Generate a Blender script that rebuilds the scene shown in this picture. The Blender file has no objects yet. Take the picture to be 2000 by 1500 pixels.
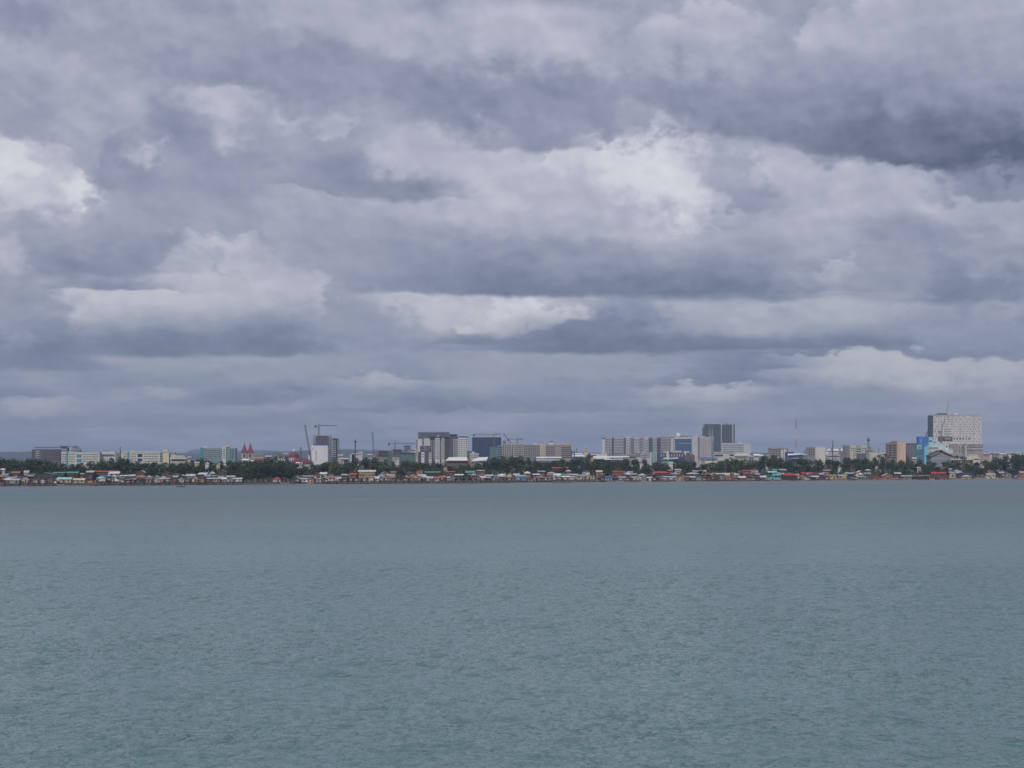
import bpy, math, random
from mathutils import Vector
import numpy as np
random.seed(7)
S = bpy.context.scene
COL = S.collection
F = 3732.0       # focal length in photo pixels (2000 wide)
HZ = 895.0       # row of the horizon
CH = 20.0        # eye height over the water

# ---------------------------------------------------------------- camera
cam_d = bpy.data.cameras.new('camera'); cam = bpy.data.objects.new('camera', cam_d); COL.objects.link(cam)
cam.location = (0, 0, CH); cam.rotation_euler = (math.radians(90), 0, 0)
cam_d.sensor_width = 36; cam_d.lens = F/2000*36; cam_d.shift_y = (HZ-750)/2000
cam_d.clip_start = 1; cam_d.clip_end = 60000
S.camera = cam
S.render.resolution_x = 1024; S.render.resolution_y = 768
S.view_settings.view_transform = 'Standard'; S.view_settings.look = 'None'
S.view_settings.exposure = 0; S.view_settings.gamma = 1
S.cycles.use_denoising = True
S.cycles.max_bounces = 6; S.cycles.volume_bounces = 0; S.cycles.transparent_max_bounces = 4
S.cycles.sample_clamp_indirect = 4

# ---------------------------------------------------------------- light
SUN_EL, SUN_AZ = math.radians(48), math.radians(205)   # azimuth clockwise from +Y: behind the camera, a little to the left
sd = bpy.data.lights.new('sun', 'SUN'); sd.energy = 2.4; sd.angle = math.radians(8); sd.color = (1.0, 0.95, 0.88)
sun = bpy.data.objects.new('sun', sd); COL.objects.link(sun)
dirv = Vector((math.sin(SUN_AZ)*math.cos(SUN_EL), math.cos(SUN_AZ)*math.cos(SUN_EL), math.sin(SUN_EL)))
sun.rotation_euler = dirv.to_track_quat('Z', 'Y').to_euler(); sun.location = (0, -50, 200)

def srgb(r, g, b):
    f = lambda c: (c/12.92 if c <= .04045 else ((c+.055)/1.055)**2.4)
    return (f(r/255), f(g/255), f(b/255), 1)

class NT:
    """tiny helper to write node trees as expressions"""
    def __init__(s, tree): s.t = tree
    def n(s, typ, **kw):
        nd = s.t.nodes.new(typ)
        for k, v in kw.items(): setattr(nd, k, v)
        return nd
    def put(s, sock, v):
        if isinstance(v, bpy.types.NodeSocket): s.t.links.new(v, sock)
        elif v is not None: sock.default_value = v
    def m(s, op, a, b=None, c=None, clamp=False):
        nd = s.n('ShaderNodeMath', operation=op, use_clamp=clamp)
        s.put(nd.inputs[0], a); s.put(nd.inputs[1], b); s.put(nd.inputs[2], c)
        return nd.outputs[0]
    def v(s, op, a, b=None, c=None):
        nd = s.n('ShaderNodeVectorMath', operation=op)
        s.put(nd.inputs[0], a); s.put(nd.inputs[1], b); s.put(nd.inputs[2], c)
        return nd.outputs['Value'] if op in ('LENGTH', 'DOT_PRODUCT') else nd.outputs[0]
    def mr(s, x, a, b, c, d, mode='LINEAR'):
        nd = s.n('ShaderNodeMapRange', interpolation_type=mode)
        for i, q in enumerate((x, a, b, c, d)): s.put(nd.inputs[i], q)
        return nd.outputs[0]
    def xyz(s, x=0, y=0, z=0):
        nd = s.n('ShaderNodeCombineXYZ')
        for i, q in enumerate((x, y, z)): s.put(nd.inputs[i], q)
        return nd.outputs[0]
    def sep(s, v):
        nd = s.n('ShaderNodeSeparateXYZ'); s.put(nd.inputs[0], v); return nd.outputs
    def noise(s, vec, scale=1, detail=4, rough=.5, dim='3D', typ=None, lac=2.0, dist=0.0):
        nd = s.n('ShaderNodeTexNoise', noise_dimensions=dim)
        if typ: nd.noise_type = typ
        s.put(nd.inputs['Vector'], vec); s.put(nd.inputs['Scale'], scale); s.put(nd.inputs['Detail'], detail)
        s.put(nd.inputs['Roughness'], rough); s.put(nd.inputs['Lacunarity'], lac); s.put(nd.inputs['Distortion'], dist)
        return nd
    def mix(s, f, a, b):
        nd = s.n('ShaderNodeMix', data_type='FLOAT'); s.put(nd.inputs[0], f); s.put(nd.inputs[2], a); s.put(nd.inputs[3], b)
        return nd.outputs[0]
    def mixc(s, f, a, b, mode='MIX'):
        nd = s.n('ShaderNodeMix', data_type='RGBA', blend_type=mode)
        s.put(nd.inputs[0], f); s.put(nd.inputs[6], a); s.put(nd.inputs[7], b)
        return nd.outputs[2]
    def ramp(s, f, stops):
        nd = s.n('ShaderNodeValToRGB'); e = nd.color_ramp.elements
        while len(e) < len(stops): e.new(.5)
        for i, (p, c) in enumerate(stops): e[i].position = p; e[i].color = c
        s.put(nd.inputs[0], f); return nd.outputs[0]

# ---------------------------------------------------------------- sky
world = bpy.data.worlds.new("World"); S.world = world; world.use_nodes = True
world.node_tree.nodes.clear()
W = NT(world.node_tree)
sky = W.n('ShaderNodeTexSky', sky_type='NISHITA', sun_disc=False)
sky.sun_elevation = SUN_EL; sky.sun_rotation = SUN_AZ; sky.altitude = 20
tc = W.n('ShaderNodeTexCoord').outputs['Generated']
x, y, z = W.sep(tc)
az = W.m('ARCTAN2', x, y)
u = W.m('MULTIPLY', az, F)
hyp = W.m('POWER', W.m('ADD', W.m('MULTIPLY', x, x), W.m('MULTIPLY', y, y)), .5)
h = W.m('MULTIPLY', W.m('DIVIDE', z, W.m('MAXIMUM', hyp, .02)), F)
h = W.m('MINIMUM', W.m('MAXIMUM', h, 0), 9000)
# cloud pattern coordinates: the deck is seen edge-on near the horizon, so billows flatten there
g = W.m('ADD', h, W.m('MULTIPLY', W.m('LOGARITHM', W.m('ADD', W.m('DIVIDE', h, 80), 1), math.e), 260))
p2 = W.xyz(u, g, 0)
big = W.noise(W.v('SCALE', p2, None) if False else p2, 1/330, 3, .5, '2D')
med = W.noise(p2, 1/105, 3, .5, '2D')
fin = W.noise(p2, 1/42, 3, .55, '2D')
lift = W.mr(h, 0, 500, .18, 1)
def ctr(sock, k): return W.m('MULTIPLY', W.m('SUBTRACT', sock, .5), k)
mr_, mg_, _ = W.sep(med.outputs['Color'])
br_, bg_, _ = W.sep(big.outputs['Color'])
fr_, fg_, _ = W.sep(fin.outputs['Color'])
du = W.m('ADD', W.m('ADD', ctr(br_, 60), ctr(mr_, 120)), ctr(fr_, 62))
dh = W.m('MULTIPLY', W.m('ADD', W.m('ADD', ctr(bg_, 36), ctr(mg_, 110)), ctr(fg_, 60)), lift)
uw = W.m('ADD', u, du); hw = W.m('ADD', h, dh)
P = W.xyz(uw, hw, 0)
P_edge = ctr(fin.outputs['Fac'], 1.0)
PB = W.xyz(W.m('ADD', u, W.m('MULTIPLY', du, .5)), W.m('ADD', h, W.m('MULTIPLY', dh, .24)), 0)   # flat bases waver less than crests
# general deck for the whole dome
deck = W.noise(p2, 1/420, 4, .5, '2D').outputs['Fac']
strk = W.noise(W.xyz(W.m('MULTIPLY', u, .25), g, 0), 1/90, 3, .5, '2D').outputs['Fac']
base = W.m('ADD', W.mr(h, 130, 330, .562, .615, 'SMOOTHSTEP'), W.mr(h, 400, 900, 0, .025))
L = W.m('ADD', base, ctr(deck, W.mr(h, 0, 400, .05, .22)))
L = W.m('ADD', L, ctr(strk, W.mr(h, 60, 500, .14, .02)))

L0 = L
def blob(L, px, py, rx, ry, lt, lb, soft=.35, op=1.0, rot=0, amp=.5, flat=None, PP=None):
    """one cloud laid over what lies behind it: direction (px,py), angular radii, light of crest and of base"""
    a = math.atan((px-1000)/F); cu = a*F; chh = (HZ-py)*math.cos(a)
    mp = W.n('ShaderNodeMapping', vector_type='TEXTURE')
    W.put(mp.inputs[0], W.v('MULTIPLY_ADD', L, (1e-7, 1e-7, 1e-7), PP or P)); mp.inputs[1].default_value = (cu, chh, 0); mp.inputs[2].default_value = (0, 0, math.radians(rot)); mp.inputs[3].default_value = (rx, ry, 1)
    d = mp.outputs[0]
    r = W.v('LENGTH', d)
    if amp: r = W.m('MULTIPLY_ADD', P_edge, amp, r)
    yy = W.sep(d)[1]
    if flat is not None:
        r = W.m('ADD', r, W.m('MULTIPLY', W.m('MAXIMUM', W.m('SUBTRACT', -flat, yy), 0), max(5.0, ry/(13.0 if PP else 14.0))))
    al = W.mr(r, 1+soft*.5, 1-soft, 0, op, 'SMOOTHSTEP')
    lum = W.mr(yy, -1, .9, lb, lt, 'SMOOTHSTEP') if lt != lb else lt
    return W.mix(al, L, lum)

def SS(x, y, rx, ry, l, soft=.6, op=.9, rot=0, amp=.5, lb=None): return (x, y, rx, ry, l, l if lb is None else lb, soft, op, rot, amp, None)
def BB(x, y, rx, ry, l, op=.9, rot=0, amp=.35): return (x, y, rx, ry, l, l, .9, op, rot, amp, 0.0)          # flat shaded base, fading upward
def CC(x, y, rx, ry, l, op=.9, rot=0, amp=.9): return (x, y, rx, ry, l, l, .9, op, rot+180, amp, 0.0)       # lit crest, fading downward
BL = [
 # far ranks close to the horizon
 SS(140, 820, 170, 14, .53, op=.6), SS(660, 812, 210, 16, .53, op=.6), CC(70, 786, 75, 24, .66, amp=.5), CC(325, 752, 60, 22, .64, rot=-8, amp=.5), SS(520, 775, 100, 20, .51),
 BB(850, 804, 210, 44, .49, op=.8), CC(1000, 806, 300, 20, .60, op=.6), BB(760, 734, 130, 60, .50), CC(735, 734, 85, 30, .68, amp=.6), CC(930, 735, 110, 22, .62, op=.7), BB(240, 752, 170, 40, .51, op=.7),
 BB(420, 790, 120, 24, .52, op=.7), BB(1250, 775, 220, 26, .54, op=.7), BB(1650, 790, 250, 24, .55, op=.7),
 BB(1380, 752, 210, 44, .48), CC(1375, 755, 110, 40, .70, amp=.5), BB(1500, 722, 130, 42, .46), CC(1080, 690, 330, 70, .61), CC(1240, 725, 140, 24, .61, op=.6), CC(1560, 726, 90, 30, .60),
 BB(1760, 704, 430, 70, .49), CC(1790, 700, 270, 66, .72, rot=-3, amp=.7), CC(1660, 695, 90, 50, .70, op=.7), CC(1960, 712, 90, 30, .66, rot=-6),
 CC(560, 694, 280, 56, .61), CC(150, 722, 200, 40, .58, op=.7),
 # left rank with the long dark base
 SS(330, 600, 300, 110, .68, soft=.5), SS(640, 600, 110, 90, .60, soft=.8), CC(440, 474, 170, 120, .77, rot=-8), SS(500, 560, 130, 75, .73, soft=.2, amp=.5), SS(500, 590, 130, 60, .70), CC(250, 570, 170, 80, .76), SS(200, 615, 100, 42, .74),
 SS(60, 600, 80, 110, .57, soft=.8), SS(10, 662, 28, 20, .68, soft=.5), BB(330, 690, 320, 80, .46, amp=.25), BB(60, 716, 170, 60, .49), BB(545, 686, 90, 90, .47),
 SS(190, 480, 170, 66, .59, soft=.25), BB(200, 532, 165, 90, .53), BB(210, 566, 140, 26, .53), SS(412, 512, 60, 13, .64, soft=.9, rot=-25, amp=.2, op=.7), CC(360, 470, 30, 60, .72, op=.7, rot=-20),
 SS(15, 475, 55, 70, .70, soft=.5),
 # middle ranks
 CC(1480, 578, 260, 80, .70, amp=.6), SS(1420, 630, 210, 46, .64), SS(1330, 610, 70, 36, .66, soft=.4), SS(1190, 620, 120, 60, .56, soft=.6),
 SS(830, 605, 150, 50, .67), CC(950, 566, 200, 90, .82, amp=.5), SS(990, 618, 125, 42, .81, soft=.22, amp=.3), SS(900, 600, 90, 36, .72),
 BB(1150, 684, 260, 70, .44, amp=.25), BB(1420, 678, 380, 24, .46, amp=.2), BB(960, 672, 150, 18, .50), SS(1180, 640, 75, 34, .50, soft=.4), SS(720, 640, 90, 60, .58),
 # glow in the middle, then the masses in front of it
 SS(1170, 350, 330, 130, .77, soft=1), SS(1260, 380, 130, 120, .82, soft=.9), SS(1300, 400, 75, 90, .84, soft=.7, amp=.8), CC(1235, 262, 110, 100, .86, rot=8), SS(1360, 455, 70, 30, .80, soft=.6, rot=-35),
 CC(1080, 295, 90, 60, .78, rot=12), SS(1080, 440, 220, 100, .68), SS(640, 450, 240, 100, .63, soft=.7), SS(960, 500, 260, 80, .60),
 SS(1000, 390, 240, 80, .72, soft=.9, amp=.5), SS(1150, 440, 200, 50, .68, soft=.9), BB(1010, 569, 280, 110, .49, amp=.25), BB(820, 562, 130, 90, .56), SS(1370, 500, 150, 60, .64, soft=.5), BB(1430, 580, 260, 90, .50, amp=.25), CC(1280, 440, 80, 60, .68, op=.7), SS(1560, 545, 50, 26, .60), CC(1625, 530, 50, 60, .73),
 # right hand greys
 SS(1680, 400, 300, 120, .66, rot=-12, soft=.6), SS(1860, 480, 170, 110, .55, soft=.7), BB(1900, 582, 220, 120, .50), CC(1950, 400, 120, 110, .67, rot=-10), SS(1930, 500, 50, 50, .60), SS(1740, 540, 90, 60, .61), SS(1900, 640, 200, 50, .56),
 CC(1480, 275, 60, 90, .74, rot=-20), CC(1560, 300, 80, 110, .72, rot=-25), SS(1435, 365, 75, 70, .63, soft=.35, rot=-20), CC(1660, 288, 60, 110, .76, rot=-8), CC(1800, 345, 130, 110, .71, rot=-22),
 BB(1470, 410, 75, 50, .57), SS(1415, 430, 45, 22, .60, soft=.4), CC(1400, 405, 60, 50, .72, op=.6), BB(1760, 470, 90, 50, .57),
 SS(1190, 525, 200, 34, .60, soft=.7), BB(1230, 572, 430, 50, .47, amp=.2),
 # left bright patch, greys in front of it
 SS(60, 350, 240, 100, .72, soft=1, amp=.8), SS(70, 360, 190, 70, .77, soft=1, amp=1.1), SS(10, 300, 80, 44, .84, amp=1.1), SS(170, 362, 46, 34, .86, soft=.6, amp=1.2), SS(90, 235, 150, 50, .60, soft=.5, rot=-8), SS(165, 290, 60, 26, .64, soft=.4, rot=-35, amp=1.), SS(262, 335, 78, 66, .57, soft=.3, rot=-20),
 SS(130, 448, 200, 44, .62, soft=.8), SS(90, 310, 60, 14, .72, soft=.8, rot=-30, amp=1.2, op=.7), SS(330, 410, 130, 60, .61), SS(10, 420, 40, 22, .68),
 # upper left
 SS(240, 215, 130, 66, .68), SS(640, 330, 190, 70, .62), BB(690, 374, 110, 80, .54), BB(800, 386, 110, 50, .53), CC(600, 375, 90, 50, .69, op=.8), SS(800, 310, 70, 36, .70), SS(330, 235, 50, 70, .57),
 SS(430, 205, 75, 40, .71, soft=1, amp=.9), CC(435, 186, 45, 40, .73, op=.7), SS(445, 265, 34, 34, .73, soft=1, amp=1.), SS(572, 236, 34, 18, .72, soft=1, rot=20, amp=1.), SS(300, 305, 36, 18, .72, soft=1, amp=1.), SS(650, 245, 50, 26, .71), CC(130, 92, 70, 50, .72, rot=-15), CC(930, 240, 110, 80, .73),
 SS(480, 130, 280, 60, .57, rot=-8), SS(700, 120, 350, 60, .58, rot=-14), SS(1010, 200, 260, 70, .54), BB(1060, 285, 120, 90, .56), SS(720, 40, 230, 60, .68, rot=-8), SS(880, 15, 80, 36, .60), SS(1040, 60, 190, 80, .72, rot=-6), SS(200, 70, 260, 50, .64), SS(20, 20, 120, 50, .57),
 # top right: two crests and the great dark base
 SS(1550, 50, 150, 80, .63), SS(1380, 90, 140, 85, .72, soft=.2, rot=-12, amp=.4), SS(1320, 130, 180, 60, .68, soft=.8), SS(1210, 190, 260, 66, .58), SS(1250, 235, 60, 60, .64, amp=1.1), SS(1500, 215, 220, 62, .57, rot=-6), SS(1330, 200, 60, 30, .54),
 SS(1840, 110, 380, 190, .68, soft=.6), CC(1640, 40, 140, 120, .72, rot=28, amp=.6), SS(1552, 30, 34, 60, .61, soft=.6), BB(1620, 288, 380, 160, .54, rot=-8), BB(1900, 330, 440, 240, .51, rot=-8, amp=.2, op=.85), BB(1930, 324, 280, 90, .40, op=.7, rot=-4, amp=.2), SS(1940, 285, 330, 60, .44, soft=1, rot=-5, amp=.3), SS(1950, 300, 250, 38, .37, soft=1, rot=-3, amp=.3), SS(1760, 285, 140, 30, .48, soft=1, rot=-10), BB(1690, 300, 120, 60, .45, rot=-12),
 SS(1950, 350, 110, 40, .48), CC(1960, 350, 80, 60, .58, op=.7),
]
for b in BL:
    b = list(b) + [1.0, 0, .5, None][max(0, len(b)-7):]
    L = blob(L, b[0], b[1], b[2], b[3], b[4], b[5], b[6], b[7], b[8], b[9], b[10], PB if (b[10] is not None and b[8] < 90) else None)
L = W.m('ADD', L, ctr(fin.outputs['Fac'], W.mr(h, 0, 500, .02, .03)))
L = W.m('ADD', L, ctr(med.outputs['Fac'], W.mr(h, 0, 500, .03, .07)))
pr_ = W.xyz(W.m('ADD', u, ctr(br_, 60)), g, 0)
rel_a = W.noise(pr_, 1/120, 4, .5, '2D').outputs['Fac']
rel_b = W.noise(W.v('ADD', pr_, (10, 22, 0)), 1/120, 4, .5, '2D').outputs['Fac']
L = W.m('ADD', L, W.m('MULTIPLY', W.m('SUBTRACT', rel_a, rel_b), W.mr(h, 60, 420, .06, .15)))
def tint(L):
    L = W.m('MULTIPLY_ADD', W.m('SUBTRACT', L, .60), 1.12, .605)
    lo = W.ramp(L, [(.30, srgb(66, 76, 98)), (.40, srgb(93, 104, 126)), (.49, srgb(116, 128, 157)), (.56, srgb(138, 148, 172)), (.63, srgb(160, 164, 184)),
                    (.72, srgb(185, 187, 199)), (.82, srgb(212, 213, 220)), (.95, srgb(234, 234, 238))])
    up = W.ramp(L, [(.30, srgb(68, 77, 100)), (.40, srgb(94, 102, 125)), (.49, srgb(122, 128, 153)), (.56, srgb(142, 148, 170)), (.63, srgb(160, 163, 184)),
                    (.72, srgb(183, 184, 201)), (.82, srgb(209, 210, 220)), (.95, srgb(234, 234, 238))])
    hi = W.mixc(W.mr(h, 180, 480, 0, 1), lo, up)
    bg = W.n('ShaderNodeBackground'); W.put(bg.inputs[0], hi); bg.inputs[1].default_value = .95
    return bg.outputs[0]
inview = W.m('MULTIPLY', W.m('LESS_THAN', W.m('ABSOLUTE', u), 1750), W.m('LESS_THAN', h, 1500))
mreg = W.n('ShaderNodeMixShader'); W.put(mreg.inputs[0], inview)
W.t.links.new(tint(L0), mreg.inputs[1]); W.t.links.new(tint(L), mreg.inputs[2])
bg2 = W.n('ShaderNodeBackground'); W.put(bg2.inputs[0], sky.outputs[0]); bg2.inputs[1].default_value = .10
mixs = W.n('ShaderNodeMixShader'); mixs.inputs[0].default_value = .94
W.t.links.new(bg2.outputs[0], mixs.inputs[1]); W.t.links.new(mreg.outputs[0], mixs.inputs[2])
world.cycles.sampling_method = 'MANUAL'; world.cycles.sample_map_resolution = 256
wo = W.n('ShaderNodeOutputWorld'); W.t.links.new(mixs.outputs[0], wo.inputs[0])

# ---------------------------------------------------------------- materials
_mats = {}
def mat(name, col, rough=.8, var=.12, scale=.6, metallic=0, streak=True, spec=.3):
    """weathered painted / tin / concrete surface: colour with stains of its own"""
    key = (name, col, rough)
    if key in _mats: return _mats[key]
    m = bpy.data.materials.new(name); m.use_nodes = True; m.node_tree.nodes.clear()
    T = NT(m.node_tree)
    oc = T.n('ShaderNodeTexCoord').outputs['Object']
    rnd = T.n('ShaderNodeObjectInfo').outputs['Random']
    off = T.v('ADD', oc, T.xyz(T.m('MULTIPLY', rnd, 91.7), T.m('MULTIPLY', rnd, 37.1), 0))
    n1 = T.noise(T.v('MULTIPLY', off, (1, 1, .25 if streak else 1)), scale, 5, .6).outputs['Fac']
    k = T.mr(n1, .3, .7, 1-var*1.6, 1+var*.6)
    k = T.m('MULTIPLY', k, T.mr(rnd, 0, 1, 1-var*.7, 1+var*.5))
    c = T.mixc(1.0, (*col, 1), T.n('ShaderNodeCombineColor').outputs[0], 'MULTIPLY')
    cc = [n for n in T.t.nodes if n.bl_idname == 'ShaderNodeCombineColor'][0]
    for i in range(3): T.put(cc.inputs[i], k)
    b = T.n('ShaderNodeBsdfPrincipled'); T.put(b.inputs['Base Color'], c)
    b.inputs['Roughness'].default_value = rough; b.inputs['Metallic'].default_value = metallic
    b.inputs['Specular IOR Level'].default_value = spec
    o = T.n('ShaderNodeOutputMaterial'); T.t.links.new(b.outputs[0], o.inputs[0])
    _mats[key] = m
    return m

def foliage_mat(name, c1, c2):
    m = bpy.data.materials.new(name); m.use_nodes = True; m.node_tree.nodes.clear()
    T = NT(m.node_tree)
    rnd = T.n('ShaderNodeObjectInfo').outputs['Random']
    oc = T.n('ShaderNodeTexCoord').outputs['Object']
    n1 = T.noise(oc, .45, 3, .6).outputs['Fac']
    f = T.m('ADD', T.mr(n1, .35, .65, 0, .6), T.m('MULTIPLY', rnd, .4), clamp=True)
    c = T.mixc(f, (*c1, 1), (*c2, 1))
    b = T.n('ShaderNodeBsdfPrincipled'); T.put(b.inputs['Base Color'], c); b.inputs['Roughness'].default_value = .65
    b.inputs['Specular IOR Level'].default_value = .2
    o = T.n('ShaderNodeOutputMaterial'); T.t.links.new(b.outputs[0], o.inputs[0])
    return m

def glass_mat(name, col, rough=.12):
    if name in _mats: return _mats[name]
    m = bpy.data.materials.new(name); m.use_nodes = True
    T = NT(m.node_tree); b = m.node_tree.nodes['Principled BSDF']
    oc = T.n('ShaderNodeTexCoord').outputs['Object']
    n1 = T.noise(oc, .25, 3, .6).outputs['Fac']
    T.put(b.inputs['Base Color'], T.mixc(n1, (*[q*.6 for q in col], 1), (*[q*1.4 for q in col], 1)))
    b.inputs['Roughness'].default_value = rough; b.inputs['Specular IOR Level'].default_value = .5
    _mats[name] = m
    return m

# ---------------------------------------------------------------- mesh helper
class MB:
    def __init__(s): s.v = []; s.f = []
    def quad(s, a, b, c, d):
        n = len(s.v); s.v += [a, b, c, d]; s.f.append((n, n+1, n+2, n+3)); return s
    def poly(s, pts):
        n = len(s.v); s.v += list(pts); s.f.append(tuple(range(n, n+len(pts)))); return s
    def box(s, x0, x1, y0, y1, z0, z1):
        n = len(s.v)
        s.v += [(x0, y0, z0), (x1, y0, z0), (x1, y1, z0), (x0, y1, z0), (x0, y0, z1), (x1, y0, z1), (x1, y1, z1), (x0, y1, z1)]
        s.f += [tuple(n+i for i in q) for q in ((0, 3, 2, 1), (4, 5, 6, 7), (0, 1, 5, 4), (1, 2, 6, 5), (2, 3, 7, 6), (3, 0, 4, 7))]
        return s
    def prism(s, ring, z0, z1):                      # ring of (x, y), counter-clockwise
        n = len(s.v); k = len(ring)
        s.v += [(a, b, z0) for a, b in ring] + [(a, b, z1) for a, b in ring]
        s.f += [tuple(n+i for i in reversed(range(k))), tuple(n+k+i for i in range(k))]
        s.f += [(n+i, n+(i+1) % k, n+k+(i+1) % k, n+k+i) for i in range(k)]
        return s
    def tube(s, p, q, r0, r1=None, k=6):
        r1 = r0 if r1 is None else r1
        p, q = Vector(p), Vector(q); d = (q-p).normalized()
        a = d.orthogonal().normalized(); b = d.cross(a); n = len(s.v)
        for c, r in ((p, r0), (q, r1)):
            for i in range(k):
                t = 2*math.pi*i/k; s.v.append(tuple(c+(a*math.cos(t)+b*math.sin(t))*r))
        s.f += [(n+i, n+(i+1) % k, n+k+(i+1) % k, n+k+i) for i in range(k)]
        s.f += [tuple(n+i for i in reversed(range(k))), tuple(n+k+i for i in range(k))]
        return s
    def lathe(s, prof, cx=0, cy=0, k=16):            # prof: (r, z) upward
        n = len(s.v)
        for r, z_ in prof:
            for i in range(k):
                t = 2*math.pi*i/k; s.v.append((cx+r*math.cos(t), cy+r*math.sin(t), z_))
        for j in range(len(prof)-1):
            s.f += [(n+j*k+i, n+j*k+(i+1) % k, n+(j+1)*k+(i+1) % k, n+(j+1)*k+i) for i in range(k)]
        s.f += [tuple(n+i for i in reversed(range(k))), tuple(n+(len(prof)-1)*k+i for i in range(k))]
        return s
    def gable(s, x0, x1, y0, y1, z0, z1, axis='x', t=.12, over=0):   # a pitched roof slab; axis = ridge direction
        if axis == 'x':
            ym = (y0+y1)/2
            for ya, yb in ((y0, ym), (ym, y1)):
                za, zb = (z0, z1) if ya == y0 else (z1, z0)
                n = len(s.v)
                s.v += [(x0, ya, za), (x1, ya, za), (x1, yb, zb), (x0, yb, zb), (x0, ya, za+t), (x1, ya, za+t), (x1, yb, zb+t), (x0, yb, zb+t)]
                s.f += [tuple(n+i for i in q) for q in ((0, 3, 2, 1), (4, 5, 6, 7), (0, 1, 5, 4), (1, 2, 6, 5), (2, 3, 7, 6), (3, 0, 4, 7))]
        else:
            xm = (x0+x1)/2
            for xa, xb in ((x0, xm), (xm, x1)):
                za, zb = (z0, z1) if xa == x0 else (z1, z0)
                n = len(s.v)
                s.v += [(xa, y0, za), (xb, y0, zb), (xb, y1, zb), (xa, y1, za), (xa, y0, za+t), (xb, y0, zb+t), (xb, y1, zb+t), (xa, y1, za+t)]
                s.f += [tuple(n+i for i in q) for q in ((0, 3, 2, 1), (4, 5, 6, 7), (0, 1, 5, 4), (1, 2, 6, 5), (2, 3, 7, 6), (3, 0, 4, 7))]
        return s
    def lattice(s, p, q, w, n, r=.09, k=4):           # square lattice boom
        p, q = Vector(p), Vector(q); d = (q-p).normalized(); a = d.orthogonal().normalized(); b = d.cross(a)
        cs = [(a*i+b*j)*(w/2) for i, j in ((1, 1), (-1, 1), (-1, -1), (1, -1))]
        for c in cs: s.tube(p+c, q+c, r, k=k)
        for i in range(n):
            u0, u1 = p+(q-p)*(i/n), p+(q-p)*((i+1)/n)
            for j in range(4):
                c0, c1 = cs[j], cs[(j+1) % 4]
                s.tube(u0+(c0 if i % 2 else c1), u1+(c1 if i % 2 else c0), r*.6, k=3)
        return s
    def mesh(s, name):
        me = bpy.data.meshes.new(name); me.from_pydata(s.v, [], s.f); me.update(); return me
    def build(s, name, material, parent=None, loc=None):
        return link(name, s.mesh(name), material, parent, loc)

def link(name, me, material=None, parent=None, loc=None):
    if material is not None and not me.materials: me.materials.append(material)
    o = bpy.data.objects.new(name, me); COL.objects.link(o)
    if parent is not None: o.parent = parent
    if loc is not None: o.location = loc
    return o
def tag(o, label=None, cat=None, group=None, kind=None):
    if label: o['label'] = label
    if cat: o['category'] = cat
    if group: o['group'] = group
    if kind: o['kind'] = kind
    return o
def empty(name, loc, rz=0):
    o = bpy.data.objects.new(name, None); COL.objects.link(o); o.location = loc; o.rotation_euler = (0, 0, rz)
    o.empty_display_size = .5
    return o
def PX(px, D): return (px-1000)/F*D
def PZ(py, D): return CH+(HZ-py)/F*D

# ---------------------------------------------------------------- terrain
def wig(x): return 5*math.sin(x/37.)+3*math.sin(x/13.+1)+2*math.sin(x/71.+2)
def shore(x):                                        # distance of the waterline at world x
    return 1555+.5*max(-900, min(1100, x))+wig(x)
def at(px, s):                                       # point of direction px standing s metres behind the waterline
    k = (px-1000)/F; D = (1555+s)/(1-.5*k)
    for _ in range(4): D = shore(k*D)+s
    return k*D, D
PROF = [(-60, -3), (-25, -1.6), (0, 0.02), (7, .45), (16, .95), (35, 1.5), (120, 2.0), (400, 2.6), (1500, 3.2), (4000, 5), (9000, 8), (30000, 12)]
def gz(x, D):
    s_ = D-shore(x)
    for (a, za), (b, zb) in zip(PROF, PROF[1:]):
        if s_ <= b: return za+(zb-za)*max(0, (s_-a))/(b-a)
    return PROF[-1][1]

def ground():
    xs = [-14000, -9000, -5000, -3000, -1800]+[-1400+12*i for i in range(270)]+[2200, 3500, 6000, 10000, 15000]
    v = []; f = []
    for i, xx in enumerate(xs):
        for s_, z_ in PROF: v.append((xx, shore(xx)+s_, z_))
    m_ = len(PROF)
    for i in range(len(xs)-1):
        for j in range(m_-1): f.append((i*m_+j, (i+1)*m_+j, (i+1)*m_+j+1, i*m_+j+1))
    me = bpy.data.meshes.new('ground'); me.from_pydata(v, [], f); me.update()
    m = bpy.data.materials.new('shore_soil'); m.use_nodes = True; T = NT(m.node_tree); b = m.node_tree.nodes['Principled BSDF']
    g_ = T.n('ShaderNodeNewGeometry').outputs['Position']
    n1 = T.noise(g_, .12, 6, .65).outputs['Fac']; n2 = T.noise(g_, .012, 4, .6).outputs['Fac']
    mud_shade = T.mixc(n1, (.045, .036, .034, 1), (.13, .105, .09, 1)); sd_ = T.mixc(n1, (.13, .11, .10, 1), (.30, .27, .24, 1))
    sand = T.mixc(T.mr(T.m('ADD', T.sep(g_)[0], T.m('MULTIPLY', n2, 120)), 40, 260, 0, 1), mud_shade, sd_)   # left: muddy ground darkened to carry the shade beneath the stilt decks; right: sand
    grass = T.mixc(n1, (.03, .045, .02, 1), (.12, .11, .07, 1))
    zz = T.sep(g_)[2]
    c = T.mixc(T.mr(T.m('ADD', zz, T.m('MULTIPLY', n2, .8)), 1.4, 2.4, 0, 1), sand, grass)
    wet = T.mr(zz, .05, .35, .55, 1)
    b.inputs['Roughness'].default_value = .95
    c = T.mixc(T.mr(zz, .05, .3, .7, 0), c, (.07, .065, .06, 1))     # wet sand keeps a darker colour
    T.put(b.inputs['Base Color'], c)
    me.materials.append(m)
    tag(link('ground', me), kind='structure')
ground()

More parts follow.
